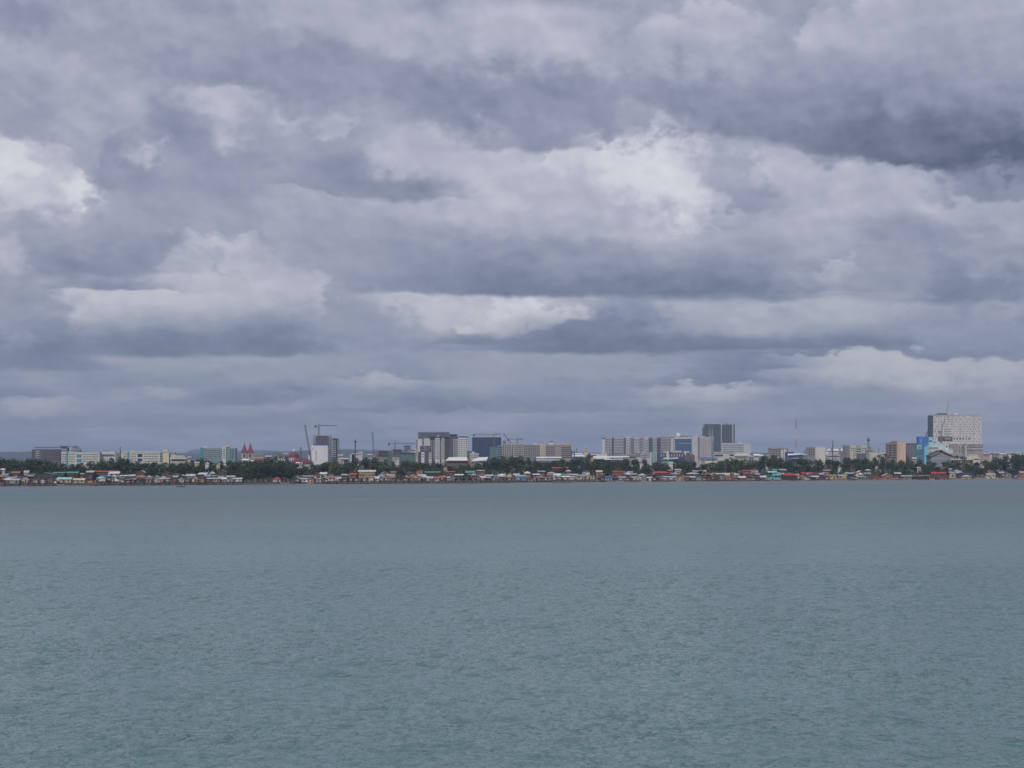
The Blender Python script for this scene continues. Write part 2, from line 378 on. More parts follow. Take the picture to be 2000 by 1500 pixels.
# ---------------------------------------------------------------- water
def water():
    # one sheet from under the ship to past the waterline, denser where it is near; small wind waves are real height
    ys = []; y_ = -300.0
    while y_ < 90: ys.append(y_); y_ += 30
    y_ = 90.0
    while y_ < 420: ys.append(y_); y_ += .28+(y_-90)*.0016
    while y_ < 2700: ys.append(y_); y_ += 12
    ys = np.array(ys); nx = 560
    t = np.linspace(-1, 1, nx)
    half = np.where(ys < 90, 2200, np.interp(ys, [90, 420, 900, 2700], [34, 150, 700, 2600]))
    near = (ys >= 90) & (ys < 420)
    # inner patch (waves) and outer sheet are one mesh: columns spread from the view corridor outwards
    inner = np.interp(ys, [90, 2700], [34, 900])
    outer = 5000.0
    tt = np.sign(t)*np.where(abs(t) < .93, abs(t)/.93, 1)
    X = tt[None, :]*inner[:, None]
    o_ = (abs(t) >= .93)
    X = X+np.sign(t)[None, :]*np.where(o_, ((abs(t)-.93)/.07)**2*(outer), 0)[None, :]
    Y = np.repeat(ys[:, None], nx, 1)
    rng = np.random.RandomState(3)
    Z = np.zeros_like(X)
    for i in range(46):
        lam = .8*(3.6/.8)**(i/45.0); k = 2*np.pi/lam
        th = rng.normal(math.radians(78), .7)
        amp = .0052*lam**.9
        ph = rng.rand()*6.28
        q = k*(X*math.cos(th)+Y*math.sin(th))+ph+1.5*np.sin(X*.05*rng.rand()+Y*.04*rng.rand()+ph)
        fade = np.clip((lam*Y.clip(90)**-1*420/1.3-.55)/.8, 0, 1)
        Z += amp*fade*(1-2*np.abs(np.sin(q/2))**1.0)*.9
    edge = np.clip((430-Y)/90, 0, 1)*np.clip((Y-88)/4, 0, 1)*np.where(o_, 0, 1)[None, :]
    Z = Z*edge
    v = np.stack([X, Y, Z], -1).reshape(-1, 3); ny = len(ys)
    idx = np.arange(ny*nx).reshape(ny, nx)
    fa = np.stack([idx[:-1, :-1], idx[:-1, 1:], idx[1:, 1:], idx[1:, :-1]], -1).reshape(-1, 4)
    me = bpy.data.meshes.new('sea_water')
    me.vertices.add(len(v)); me.vertices.foreach_set('co', v.astype(np.float32).ravel())
    me.loops.add(fa.size); me.loops.foreach_set('vertex_index', fa.astype(np.int32).ravel())
    me.polygons.add(len(fa)); me.polygons.foreach_set('loop_start', np.arange(0, fa.size, 4, dtype=np.int32))
    me.polygons.foreach_set('loop_total', np.full(len(fa), 4, np.int32)); me.update(calc_edges=True)
    me.polygons.foreach_set('use_smooth', np.ones(len(fa), bool))
    m = bpy.data.materials.new('sea_water'); m.use_nodes = True; T = NT(m.node_tree); b = m.node_tree.nodes['Principled BSDF']
    pos = T.n('ShaderNodeNewGeometry').outputs['Position']; px_, py_, pz_ = T.sep(pos)
    # silt plumes: bands along the shore plus slow patches
    dsh = T.m('SUBTRACT', T.m('ADD', T.m('MULTIPLY', px_, .5), 1555), py_)
    patch = T.noise(T.xyz(T.m('MULTIPLY', px_, .15), py_, 0), 1/140, 4, .55).outputs['Fac']
    dd = T.m('ADD', dsh, T.m('MULTIPLY', T.m('SUBTRACT', patch, .5), 90))
    slow = T.noise(T.v('MULTIPLY', pos, (.35, 1, 1)), 1/60, 4, .6).outputs['Fac']
    c = T.mixc(T.mr(slow, .35, .65, 0, 1), (.070, .156, .152, 1), (.084, .174, .168, 1))
    c = T.mixc(T.mr(dd, 900, 300, 0, .8, 'SMOOTHSTEP'), c, (.096, .146, .162, 1))
    silt1 = T.m('MULTIPLY', T.mr(dd, 590, 615, 0, 1, 'SMOOTHSTEP'), T.mr(dd, 650, 1130, 1, 0, 'SMOOTHSTEP'))
    silt0 = T.mr(dd, 60, 230, 1, 0, 'SMOOTHSTEP')
    c = T.mixc(T.m('MULTIPLY', silt1, .38), c, (.145, .148, .158, 1))
    c = T.mixc(T.m('MULTIPLY', silt0, .6), c, (.15, .155, .168, 1))
    line = T.m('MULTIPLY', T.mr(T.m('ABSOLUTE', T.m('SUBTRACT', dd, 588)), 2, 14, 1, 0, 'SMOOTHSTEP'), T.mr(slow, .4, .6, .2, 1))
    c = T.mixc(T.m('MULTIPLY', line, .5), c, (.19, .22, .22, 1))                 # foam line of the current
    T.put(b.inputs['Base Color'], c)
    T.put(b.inputs['Roughness'], T.mr(py_, 200, 900, .12, .42)); b.inputs['IOR'].default_value = 1.333   # far wavelets are finer than a pixel
    # ripples
    rp = T.n('ShaderNodeMapping'); T.put(rp.inputs[0], pos); rp.inputs[2].default_value = (0, 0, math.radians(-14)); rp.inputs[3].default_value = (1.5, 1, 1)
    n1 = T.noise(rp.outputs[0], 1.3, 4, .6, dist=.4).outputs['Fac']
    n2 = T.noise(rp.outputs[0], .42, 3, .55, dist=.6).outputs['Fac']
    gust = T.mr(T.noise(T.v('MULTIPLY', pos, (.4, 1, 1)), 1/30, 3, .6).outputs['Fac'], .3, .7, .55, 1.25)
    def crest(sc, lo, hi, a_): return T.mr(T.noise(T.v('ADD', rp.outputs[0], (sc*13, 5/sc, 0)), sc, 2, .5, dist=.5).outputs['Fac'], lo, hi, 0, a_, 'SMOOTHSTEP')
    ht = T.m('ADD', T.m('MULTIPLY', n1, .06), T.m('MULTIPLY', n2, .10))
    for q in (crest(2.1, .58, .69, .12), crest(1.25, .57, .68, .30), crest(.62, .60, .70, .55), crest(.27, .64, .73, .9), crest(.12, .64, .74, 1.5)): ht = T.m('ADD', ht, q)
    bp = T.n('ShaderNodeBump'); bp.inputs['Distance'].default_value = 1.0
    T.put(bp.inputs['Strength'], T.m('MULTIPLY', gust, .60)); T.put(bp.inputs['Height'], ht)
    T.t.links.new(bp.outputs[0], b.inputs['Normal'])
    me.materials.append(m)
    tag(link('sea_water', me), kind='structure')
water()

# ---------------------------------------------------------------- far hills
def hills(name, D, prof, depth, m):
    n = len(prof); v = []; f = []
    rows = [(0, 0.0), (.25, .45), (.5, 1.0), (.75, .6), (1.0, 0.0)]
    xs = np.arange(prof[0][0], prof[-1][0], 12.0)
    pr = np.interp(xs, [p[0] for p in prof], [p[1] for p in prof])
    rs = random.Random(5)
    for i, (a, hgt) in enumerate(zip(xs, pr)):
        hh = max(0, (HZ-hgt))/F*D+CH-6
        hh *= 1+.06*math.sin(a*.03)+.05*rs.random()
        for t_, k in rows: v.append((PX(a, D), D+t_*depth, 5+hh*k if k else -2))
    r_ = len(rows)
    for i in range(len(xs)-1):
        for j in range(r_-1): f.append((i*r_+j, (i+1)*r_+j, (i+1)*r_+j+1, i*r_+j+1))
    me = bpy.data.meshes.new(name); me.from_pydata(v, [], f); me.update()
    me.materials.append(m)
    tag(link(name, me), kind='structure')
hm = foliage_mat('far_forest', (.018, .032, .030), (.036, .052, .040))
hills('hills', 9500, [(-900, 884), (-200, 881), (60, 880), (200, 884), (320, 886), (520, 882), (560, 877), (600, 876), (700, 880), (780, 879), (900, 884), (1120, 880), (1150, 883), (1500, 884), (1800, 886), (2100, 885), (2900, 880)], 1800, hm)
hills('distant_hills', 16000, [(-900, 884), (200, 886), (310, 884), (335, 874), (350, 879), (370, 881), (400, 879), (520, 880), (620, 876), (780, 880), (1000, 886), (1800, 889), (2900, 880)], 2500, hm)

# ---------------------------------------------------------------- city buildings
G_DARK = glass_mat('dark_window_glass', (.035, .045, .06))
G_BLUE = glass_mat('blue_curtain_glass', (.035, .060, .115))
G_TEAL = glass_mat('teal_curtain_glass', (.08, .25, .28))
G_GREY = glass_mat('grey_curtain_glass', (.085, .105, .135))
WHITE, CREAM, PALE, GREY = (.60, .60, .60), (.55, .50, .40), (.44, .44, .46), (.26, .27, .29)
CONC = mat('bare_concrete', (.22, .215, .21)); STEEL = mat('painted_steel', (.10, .10, .11), .5)
DARKROOF = mat('dark_roofing', (.07, .07, .08))
def wallm(c): return mat('painted_wall', tuple(c), .8, .10, .12)

class Building:
    def __init__(s, name, label, D, xc, cat='building', group=None):
        s.D = D; s.xc = xc; s.ox = PX(xc, D)
        s.root = empty(name, (s.ox, D, gz(s.ox, D)-.2)); s.gz = s.root.location.z
        tag(s.root, label, cat, group); s.win = []; s.k = D/F
        s.rnd = random.Random(int(xc*7+D))
    def X(s, px): return (px-s.xc)*s.k
    def Z(s, py): return PZ(py, s.D)-s.gz
    def part(s, name, mb, m): return mb.build(name, m, s.root)
    def vol(s, x0, x1, yt, c, dd=0, dep=16, yb=None, name='wall', m=None):
        z0 = 0 if yb is None else s.Z(yb)
        return s.part(name, MB().box(s.X(x0), s.X(x1), dd, dd+dep, z0, s.Z(yt)), m or wallm(c))
    def grid(s, x0, x1, yt, yb, cols, pitch=3.2, w=.55, h=.5, dd=0, m=None, skip=0, pr=.12):
        xa, xb, zt, zb = s.X(x0), s.X(x1), s.Z(yt), s.Z(yb); n = max(1, int((zt-zb)/pitch)); cw = (xb-xa)/cols
        for j in range(n):
            for i in range(cols):
                if skip and s.rnd.random() < skip: continue
                cx = xa+(i+.5)*cw; cz = zt-(j+.5)*pitch
                s.win.append((cx-cw*w/2, cx+cw*w/2, dd, cz-pitch*h/2, cz+pitch*h/2, m or G_DARK, pr))
    def bands(s, x0, x1, yt, yb, pitch=3.2, h=.5, dd=0, m=None, name='window_band', pr=.12, dep=0):
        xa, xb, zt, zb = s.X(x0), s.X(x1), s.Z(yt), s.Z(yb); n = max(1, int((zt-zb)/pitch))
        for j in range(n):
            cz = zt-(j+.5)*pitch
            s.part(name, MB().box(xa, xb, dd-pr, dd+.05, cz-pitch*h/2, cz+pitch*h/2), m or G_DARK)
    def fins(s, x0, x1, yt, yb, n, w=.4, dd=0, m=None, name='pier', pr=.3):
        xa, xb, zt, zb = s.X(x0), s.X(x1), s.Z(yt), s.Z(yb); cw = (xb-xa)/n
        for i in range(n):
            cx = xa+(i+.5)*cw
            s.part(name, MB().box(cx-cw*w/2, cx+cw*w/2, dd-pr, dd+.05, zb, zt), m)
    def clutter(s, x0, x1, yt, n=3, dd=2, hmax=3.2):
        for _ in range(n):
            w = s.rnd.uniform(1.5, 5); xx = s.rnd.uniform(s.X(x0)+1, max(s.X(x0)+1.1, s.X(x1)-w-1)); z0 = s.Z(yt); d = dd+s.rnd.uniform(0, 5)
            hh = s.rnd.uniform(1.2, hmax)
            if s.rnd.random() < .3: s.part('roof_tank', MB().lathe([(1.1, z0), (1.1, z0+hh*.8), (.3, z0+hh)], xx, d+1, 10), wallm(PALE))
            else: s.part('roof_hut', MB().box(xx, xx+w, d, d+3, z0, z0+hh), wallm(s.rnd.choice([WHITE, PALE, GREY])))
    def parapet(s, x0, x1, yt, c=None, dd=0, dep=16, h=.9, o=.35):
        z = s.Z(yt)
        s.part('parapet', MB().box(s.X(x0)-o, s.X(x1)+o, dd-o, dd+dep+o, z, z+h), wallm(c or WHITE))
    def done(s):
        wins = s.win; wins.sort(key=lambda q: -(q[1]-q[0])*(q[4]-q[3]))
        cache = {}
        for (xa, xb, y_, za, zb, m, pr) in wins[:100]:
            key = (round(xb-xa, 2), round(zb-za, 2), m.name)
            if key not in cache:
                me = MB().box(-(xb-xa)/2, (xb-xa)/2, -pr, .05, -(zb-za)/2, (zb-za)/2).mesh('window'); me.materials.append(m); cache[key] = me
            link('window', cache[key], None, s.root, ((xa+xb)/2, y_, (za+zb)/2))
        if len(wins) > 100:
            groups = {}
            mb = MB()
            for (xa, xb, y_, za, zb, m, pr) in wins[100:]: mb.box(xa, xb, y_-pr, y_+.05, za, zb)
            o = mb.build('windows', wins[100][5], s.root); o['kind'] = 'stuff'
        return s.root

def tower_crane(label, D, px, ytop, ybase, jl, jr, yj, up=4, group=None):
    """hammerhead crane: mast px, jib from px jl (counter side) to jr, at row yj"""
    ox = PX(px, D); z0 = PZ(ybase, D); k = D/F
    r = empty('tower_crane', (ox, D, z0)); tag(r, label, 'crane', group)
    zj = PZ(yj, D)-z0; zt = PZ(ytop, D)-z0
    mp = mat('crane_paint', (.16, .13, .13), .6)
    MB().lattice((0, 0, 0), (0, 0, zj), 2.0, max(3, int(zj/3)), .22).build('mast', mp, r)
    MB().box(-1.3, 1.3, -1.3, 1.3, zj-.2, zj+2.2).build('cab', mat('cab_paint', (.3, .28, .26)), r)
    MB().tube((0, 0, zj), (0, 0, zt), .5, .15).build('apex', mp, r)
    sg = 1 if jr > jl and abs(jr-px) > abs(jl-px) else -1
    far, near = (jr, jl) if sg > 0 else (jl, jr)
    MB().lattice((0, 0, zj+.9), ((far-px)*k, 0, zj+1.1), 1.2, 14, .13, 3).build('jib', mp, r)
    MB().lattice((0, 0, zj+.9), ((near-px)*k, 0, zj+.9), 1.2, 5, .13, 3).build('counter_jib', mp, r)
    cx = (near-px)*k
    MB().box(min(cx, cx+sg*2.6), max(cx, cx+sg*2.6), -1, 1, zj-2.0, zj+1.2).build('counterweight', mat('counterweight', (.09, .09, .09)), r)
    MB().tube((0, 0, zt), ((far-px)*k*.7, 0, zj+1.6), .07, k=3).tube((0, 0, zt), (cx, 0, zj+1.6), .07, k=3).build('tie_cable', mp, r)
    return r
def boom_crane(label, D, p0, p1, w=1.5, base=True):
    (xa, ya), (xb, yb) = p0, p1
    ox = PX(xa, D); z0 = PZ(ya, D); r = empty('crawler_crane', (ox, D, z0)); tag(r, label, 'crane')
    tip = ((xb-xa)*D/F, 0, PZ(yb, D)-z0)
    mp = mat('crane_paint', (.16, .13, .13), .6)
    MB().lattice((0, 0, 0), tip, w, 16, .17 if w > 1 else (.10 if w > .6 else .06), 3).build('boom', mp, r)
    MB().tube(tip, (tip[0]*.9+.8, 0, tip[2]*.45), .05, k=3).build('hoist_cable', mp, r)
    if base:
        MB().box(-2.5, 2.5, -2, 3, -2.5, .8).build('cab', mat('cab_paint', (.3, .28, .26)), r)
        MB().box(-3, 3, -3, -1.8, -3.4, -2.3).build('track', DARKROOF, r); MB().box(-3, 3, 2.6, 3.8, -3.4, -2.3).build('track', DARKROOF, r)
    return r
def pole(label, D, px, ytop, w=.35, name='radio_mast', cat='mast', platform=False, bands=None, lattice=0, antennas=True):
    ox = PX(px, D); z0 = gz(ox, D); hh = PZ(ytop, D)-z0
    r = empty(name, (ox, D, z0)); tag(r, label, cat)
    if bands:
        n = 5
        for i in range(n):
            c = (.32, .09, .07) if i % 2 == 0 else (.6, .6, .6)
            MB().lattice((0, 0, hh*i/n), (0, 0, hh*(i+1)/n), w*1.2, 5, .09, 3).build('mast_section', mat('mast_paint', c), r)
    elif lattice: MB().lattice((0, 0, 0), (0, 0, hh), lattice, max(4, int(hh/4)), .2, 3).build('shaft', STEEL, r)
    else: MB().tube((0, 0, 0), (0, 0, hh), w*1.3, w, 8).build('shaft', STEEL, r)
    if platform:
        MB().lathe([(w*1.2, hh-4.2), (2.4, hh-3.2), (2.4, hh-2.2), (w, hh-2.0)], k=8).build('platform', STEEL, r)
        for i in range(4):
            a = i*1.57+.4; MB().box(2.1*math.cos(a)-.25, 2.1*math.cos(a)+.25, 2.1*math.sin(a)-.2, 2.1*math.sin(a)+.2, hh-2.6, hh+.8).build('antenna', wallm(PALE), r)
    elif antennas:
        for i in range(3):
            a = i*2.1; MB().box(w*1.3*math.cos(a)-.25, w*1.3*math.cos(a)+.25, w*1.3*math.sin(a)-.2, w*1.3*math.sin(a)+.2, hh*.9, hh*.9+2.2).build('antenna', wallm(PALE), r)
    MB().tube((0, 0, hh), (0, 0, hh+2.5), .08, k=4).build('lightning_rod', STEEL, r)
    return r
def frame(b, x0, x1, yt, yb, cols, pitch=3.3, dd=0, dep=14, rebar=True, core=True, net=None):
    """bare concrete skeleton of a building going up"""
    xa, xb, zt = b.X(x0), b.X(x1), b.Z(yt); n = max(1, int((zt-max(0, b.Z(yb)))/pitch))
    for j in range(n+1):
        z = zt-j*pitch; b.part('floor_slab', MB().box(xa, xb, dd, dd+dep, z-.45, z), CONC)
    zb_ = zt-n*pitch
    for i in range(cols+1):
        cx = xa+(xb-xa)*i/cols
        b.part('column', MB().box(cx-.35, cx+.35, dd+.15, dd+.85, zb_-2, zt+(1.2 if rebar and i % 2 else 0)), CONC)
        b.part('column', MB().box(cx-.35, cx+.35, dd+dep-.85, dd+dep-.15, zb_-2, zt), CONC)
        if rebar: b.part('rebar', MB().tube((cx, dd+.5, zt), (cx, dd+.5, zt+2.4+b.rnd.random()*2.5), .14, k=4), STEEL)
    if core: b.part('core_wall', MB().box(xa+(xb-xa)*.2, xb-(xb-xa)*.15, dd+dep*.4, dd+dep*.6, 0, zt-.5), mat('dark_concrete', (.09, .085, .09)))
    if zb_ > 2: b.part('lower_wall', MB().box(xa+.1, xb-.1, dd+.2, dd+dep-.2, 0, zb_-.5), CONC)

# ---- far left
b = Building('apartment_block', 'long brown apartment block with dark roof canopies at the far left of the skyline', 3000, 90)
b.vol(62, 118, 878, (.12, .105, .115), dep=18); b.vol(64, 113, 877.2, (.2, .19, .2), dd=2, dep=14, yb=878, name='roof_slab')
for x0, x1 in ((66, 88), (90, 112)):
    b.part('roof_canopy', MB().box(b.X(x0), b.X(x1), 3, 12, b.Z(874.2), b.Z(873)), DARKROOF)
    for i in range(5): xx = b.X(x0+1+i*(x1-x0-2)/4); b.part('canopy_post', MB().box(xx-.25, xx+.25, 4, 4.5, b.Z(877.2), b.Z(874.2)), CONC)
b.bands(62, 67, 880, 902, 3.3, .45); b.grid(84, 118, 879, 902, 12, 3.3, .6, .5); b.fins(69, 82, 879, 902, 2, .16, m=wallm((.22, .2, .2)))
b.bands(70, 77, 879.5, 897, 3.3, .4, m=wallm(PALE), name='balcony', pr=.8)
b.done()
b = Building('office_tower', 'slim dark tower with flared flat top rising beside the brown apartment block', 2990, 124)
b.vol(119, 131, 874.5, (.13, .15, .18), dep=14); b.part('flared_top', MB().poly([(b.X(119), 0, b.Z(874.5)), (b.X(131), 0, b.Z(874.5)), (b.X(134), -1, b.Z(872)), (b.X(116), -1, b.Z(872))]).box(b.X(116), b.X(134), -1.5, 14, b.Z(872.4), b.Z(871.4)), DARKROOF)
b.bands(120, 130, 876, 884, 3.2, .5, m=G_TEAL); b.bands(120, 130, 876, 900, 3.2, .3, m=wallm(PALE), name='spandrel', pr=.25); b.done()
b = Building('unfinished_building', 'small bare steel skeleton poking up behind the white school block', 2950, 148)
b.vol(135, 156, 879, (.2, .2, .22), dep=12); frame(b, 141, 154, 875, 880, 3, 3.0, rebar=True, core=False); b.part('roof_truss', MB().lattice((b.X(140), 5, b.Z(872.5)), (b.X(151), 5, b.Z(873)), 2, 5, .3), STEEL); b.done()

def school(name, label, x0, x1, yt, D, glass, rows=5):
    b = Building(name, label, D, (x0+x1)/2)
    w = x1-x0; b.vol(x0, x1, yt, (.56, .56, .53), dep=14); b.parapet(x0, x1, yt, WHITE, dep=14)
    b.grid(x0+w*.02, x0+w*.12, yt+1.5, 905, 2, 3.0, .6, .45); b.grid(x0+w*.2, x0+w*.36, yt+1.5, 905, 4, 3.0, .6, .4)
    b.vol(x0+w*.125, x0+w*.175, yt-.6, WHITE, dd=-.5, dep=3, name='glass_stair', m=G_TEAL)
    b.vol(x0+w*.40, x0+w*.53, yt+3.2, WHITE, dd=-.4, dep=1, yb=yt+9.5, name='glass_bay', m=glass); b.vol(x0+w*.40, x0+w*.53, yt+12.5, WHITE, dd=-.4, dep=1, yb=yt+18, name='glass_bay', m=glass)
    b.grid(x0+w*.56, x0+w*.97, yt+1.5, 905, 11, 3.0, .62, .42)
    b.clutter(x0, x1, yt, 4, 4, 2.2); return b
b = school('school_block', 'long white five-storey block with two teal glass bays, left of the short pole', 120, 194, 884, 2500, G_TEAL); b.done()
b = Building('school_annex', 'white annex with dark ribbon windows and low roof rail beside the white block', 2510, 211)
b.vol(196.5, 225, 884, WHITE, dep=12); b.vol(198, 224, 882, PALE, dd=2, dep=8, yb=884, name='roof_hut'); b.bands(199, 224, 887, 893, 3.2, .45); b.grid(197, 224, 884.8, 905, 7, 3.2, .5, .4); b.vol(194.3, 197, 883, WHITE, dd=-.5, dep=4, name='glass_stair', m=G_TEAL); b.clutter(198, 220, 882, 2); b.done()
pole('thin grey pole standing between the two white school blocks', 2450, 235, 873, .6)
b = school('school_block', 'cream-white long block with blue glass bays beside a cream stair tower', 240, 312, 883, 2450, G_BLUE); b.vol(234.5, 240, 885, CREAM, dep=10, name='end_bay'); b.done()
b = Building('stair_tower', 'plain cream tower block with low dark annex, right end of the white school blocks', 2400, 322)
b.vol(318, 330, 884.5, (.62, .54, .40), dep=12); b.parapet(318, 330, 884.5, CREAM, dep=12, h=.5); b.vol(312, 318, 882, PALE, dd=4, dep=8, name='stair_core'); b.bands(312, 317.6, 884, 903, 3.0, .5, dd=4); b.vol(330, 340, 883, GREY, dd=5, dep=8, name='wing'); b.vol(331, 343, 888, CREAM, dd=3, dep=8, name='wing'); b.clutter(312, 330, 882, 2); b.done()
b = Building('canteen_building', 'low two-storey building with stepped white roofs right of the cream tower', 2350, 350)
b.vol(334, 362, 893, (.5, .46, .38), dep=14); b.vol(332, 366, 895, WHITE, dd=-2, dep=18, yb=896.5, name='roof'); b.vol(338, 360, 890, WHITE, dd=3, dep=9, yb=892, name='roof'); b.bands(337, 360, 897, 905, 3, .5); b.bands(339, 359, 891.6, 893.6, 1.2, .6, dd=3); b.done()

b = Building('teal_office_block', 'teal-grey block with white window grid and white rooftop box left of the twin spires', 3000, 425)
b.vol(390, 460, 875.5, (.14, .24, .25), dep=18); b.vol(390, 396, 874, (.2, .30, .30), dd=-1, dep=14, name='glass_stair', m=G_TEAL)
b.grid(398, 434, 877, 900, 8, 3.2, .68, .62); b.fins(398, 434, 876.5, 900, 8, .16, m=wallm(PALE), pr=.25); b.bands(398, 434, 876, 900, 3.2, .12, m=wallm(PALE), name='sill_band', pr=.35)
b.vol(434, 441, 873.5, WHITE, dd=-.8, dep=10, name='stair_core'); b.grid(435, 440.5, 876, 898, 1, 3.2, .7, .4, dd=-.8); b.grid(448, 459, 877, 898, 3, 3.2, .6, .6); b.fins(447, 459.6, 876.5, 900, 4, .14, m=wallm(PALE), pr=.25)
b.vol(395, 405, 872.5, WHITE, dd=2, dep=8, yb=874, name='roof_canopy'); b.vol(436, 448, 870.5, WHITE, dd=2, dep=8, yb=872.5, name='roof_canopy'); b.vol(437, 447, 872.5, (.4, .2, .16), dd=3, dep=6, yb=875.5, name='roof_hut'); b.vol(398, 434, 875.3, (.45, .3, .25), dd=1, dep=14, yb=876, name='roof'); b.done()

# church
RED = mat('red_roofing', (.17, .034, .045), .7)
b = Building('church', 'cream church with two sharp dark-red spires topped by crosses', 2700, 482, 'church')
for x0, x1, ya in ((471, 482.4, 863.5), (482.6, 494, 863)):
    xm = (x0+x1)/2; w = (x1-x0)*b.k/2; cx = b.X(xm); zt = b.Z(884.5)
    b.part('bell_tower', MB().box(cx-w*.93, cx+w*.93, 0, 2*w*.93, 0, zt), wallm((.36, .31, .28)))
    mb = MB(); zz = b.Z(ya+2)
    ring = [(cx-w*1.05, -.6), (cx+w*1.05, -.6), (cx+w*1.05, 2*w), (cx-w*1.05, 2*w)]
    mid = [(cx-w*.35, w*.62), (cx+w*.35, w*.62), (cx+w*.35, w*1.28), (cx-w*.35, w*1.28)]
    zm = zt+(zz-zt)*.62
    for i in range(4):
        a, a2, c, c2 = ring[i], ring[(i+1) % 4], mid[i], mid[(i+1) % 4]
        mb.quad((*a, zt), (*a2, zt), (*c2, zm), (*c, zm)); mb.poly([(*c, zm), (*c2, zm), (cx, w*.95, zz)])
    b.part('spire', mb, RED)
    b.part('cross', MB().box(cx-.12, cx+.12, w*.95-.12, w*.95+.12, zz-1, zz+2.2).box(cx-.75, cx+.75, w*.95-.1, w*.95+.1, zz+.9, zz+1.3), STEEL)
    b.win.append((cx-w*.3, cx+w*.3, 0, b.Z(893), b.Z(887), G_DARK, .1)); b.part('louvre', MB().box(cx-w*.5, cx-w*.4, -.15, .05, b.Z(895), b.Z(886)).box(cx+w*.4, cx+w*.5, -.15, .05, b.Z(895), b.Z(886)), wallm(PALE))
b.vol(473, 492, 888, CREAM, dd=8, dep=30, name='nave'); b.part('nave_roof', MB().gable(b.X(472), b.X(493), 8, 40, b.Z(888), b.Z(883), 'y'), RED); b.done()
b = Building('church_hall', 'low cream hall with flat roof just right of the twin spires', 2650, 505)
b.vol(494, 514, 887, (.42, .38, .33), dep=12); b.vol(493.5, 514.5, 886.4, WHITE, dd=-.6, dep=13.5, yb=887, name='roof'); b.bands(495, 513, 888.5, 893, 3, .4); b.vol(498, 520, 895, (.28, .13, .1), dd=-6, dep=5, name='porch'); b.done()
b = Building('small_white_house', 'small house with white roofs among trees below the twin spires', 2450, 482)
b.vol(472, 490, 899, (.45, .42, .36), dep=10); b.part('roof', MB().gable(b.X(473), b.X(486), -1, 11, b.Z(899), b.Z(896.5)).gable(b.X(486.5), b.X(494), 2, 9, b.Z(901), b.Z(899)), mat('white_tin', (.72, .72, .72), .5)); b.grid(474, 489, 899.5, 905, 4, 3, .5, .5); b.done()
b = Building('covered_court', 'pale green arched roof showing above the trees left of the twin spires', 2300, 450)
mb = MB(); n = 8
for i in range(n):
    a0, a1 = math.pi*(.12+.76*i/n), math.pi*(.12+.76*(i+1)/n); w = 13*b.k
    p0 = (b.X(450)-math.cos(a0)*w, b.Z(908)+math.sin(a0)*3.2); p1 = (b.X(450)-math.cos(a1)*w, b.Z(908)+math.sin(a1)*3.2)
    mb.quad((p0[0], 0, p0[1]), (p1[0], 0, p1[1]), (p1[0], 22, p1[1]), (p0[0], 22, p0[1]))
b.part('arched_roof', mb, mat('green_tin', (.22, .36, .18), .5)); b.vol(439, 461, 909, (.2, .24, .18), dd=1, dep=18); b.done()

# dome church
b = Building('domed_church', 'church with round dark-red dome, white lantern and red hip roof', 2550, 580, 'church')
cx = b.X(572.5); r = 10.3*b.k; z0 = b.Z(893)
b.part('dome', MB().lathe([(r*1.03, z0-.6), (r, z0)]+[(r*math.cos(t*math.pi/2/7), z0+r*1.08*math.sin(t*math.pi/2/7)) for t in range(1, 7)]+[(.9, z0+r*1.09)], cx, r+2, 20), RED)
b.part('lantern', MB().lathe([(1.1, z0+r*1.05), (1.1, z0+r*1.05+2.2), (1.4, z0+r*1.05+2.4), (.2, z0+r*1.05+4)], cx, r+2, 10), wallm((.7, .7, .7)))
b.part('cross', MB().box(cx-.1, cx+.1, r+1.9, r+2.1, z0+r+3, z0+r+6).box(cx-.5, cx+.5, r+1.9, r+2.1, z0+r+4.8, z0+r+5.1), STEEL)
b.part('drum', MB().lathe([(r*.98, z0-4), (r*.98, z0-.6)], cx, r+2, 20), wallm((.6, .6, .58)))
for i in range(6): a = -math.pi/2+(i-2.5)*.42; b.part('drum_window', MB().box(cx+r*math.cos(a)-.4, cx+r*math.cos(a)+.4, r+2+r*math.sin(a)-.12, r+2+r*math.sin(a)+.4, z0-3.3, z0-1.2), G_DARK)
b.vol(572, 607, 903, (.48, .46, .44), dd=-8, dep=22, name='nave')
xa, xb, zl, zh = b.X(568), b.X(612), b.Z(903), b.Z(894.5); mb = MB(); xm0, xm1 = b.X(578), b.X(597)
mb.quad((xa, -10, zl), (xb, -10, zl), (xm1, 3, zh), (xm0, 3, zh)).quad((xb, 16, zl), (xa, 16, zl), (xm0, 3, zh), (xm1, 3, zh)).poly([(xa, 16, zl), (xa, -10, zl), (xm0, 3, zh)]).poly([(xb, -10, zl), (xb, 16, zl), (xm1, 3, zh)])
b.part('hip_roof', mb, RED); b.vol(581, 592, 904.5, WHITE, dd=-13, dep=5, name='porch'); b.part('porch_roof', MB().gable(b.X(580), b.X(593), -14, -8, b.Z(905), b.Z(903)), mat('white_tin', (.72, .72, .72), .5))
b.grid(594, 606, 903.6, 909, 4, 3.4, .5, .6, dd=-8); b.done()
b = Building('school_hall', 'pale building with green and white roofs left of the red dome', 2650, 552)
b.vol(539, 551, 887, (.42, .44, .38), dep=12); b.vol(551, 563, 886, PALE, dd=1, dep=12, name='wing'); b.vol(538.6, 551, 885.5, (.1, .2, .15), dd=-1, dep=14, yb=887, name='roof'); b.vol(550.5, 564, 884.6, WHITE, dd=0, dep=14, yb=886, name='roof'); b.bands(540, 562, 888, 895, 3.2, .4); b.done()
pole('short lattice antenna just right of the red dome', 2500, 587.5, 873, .5, lattice=2.0)

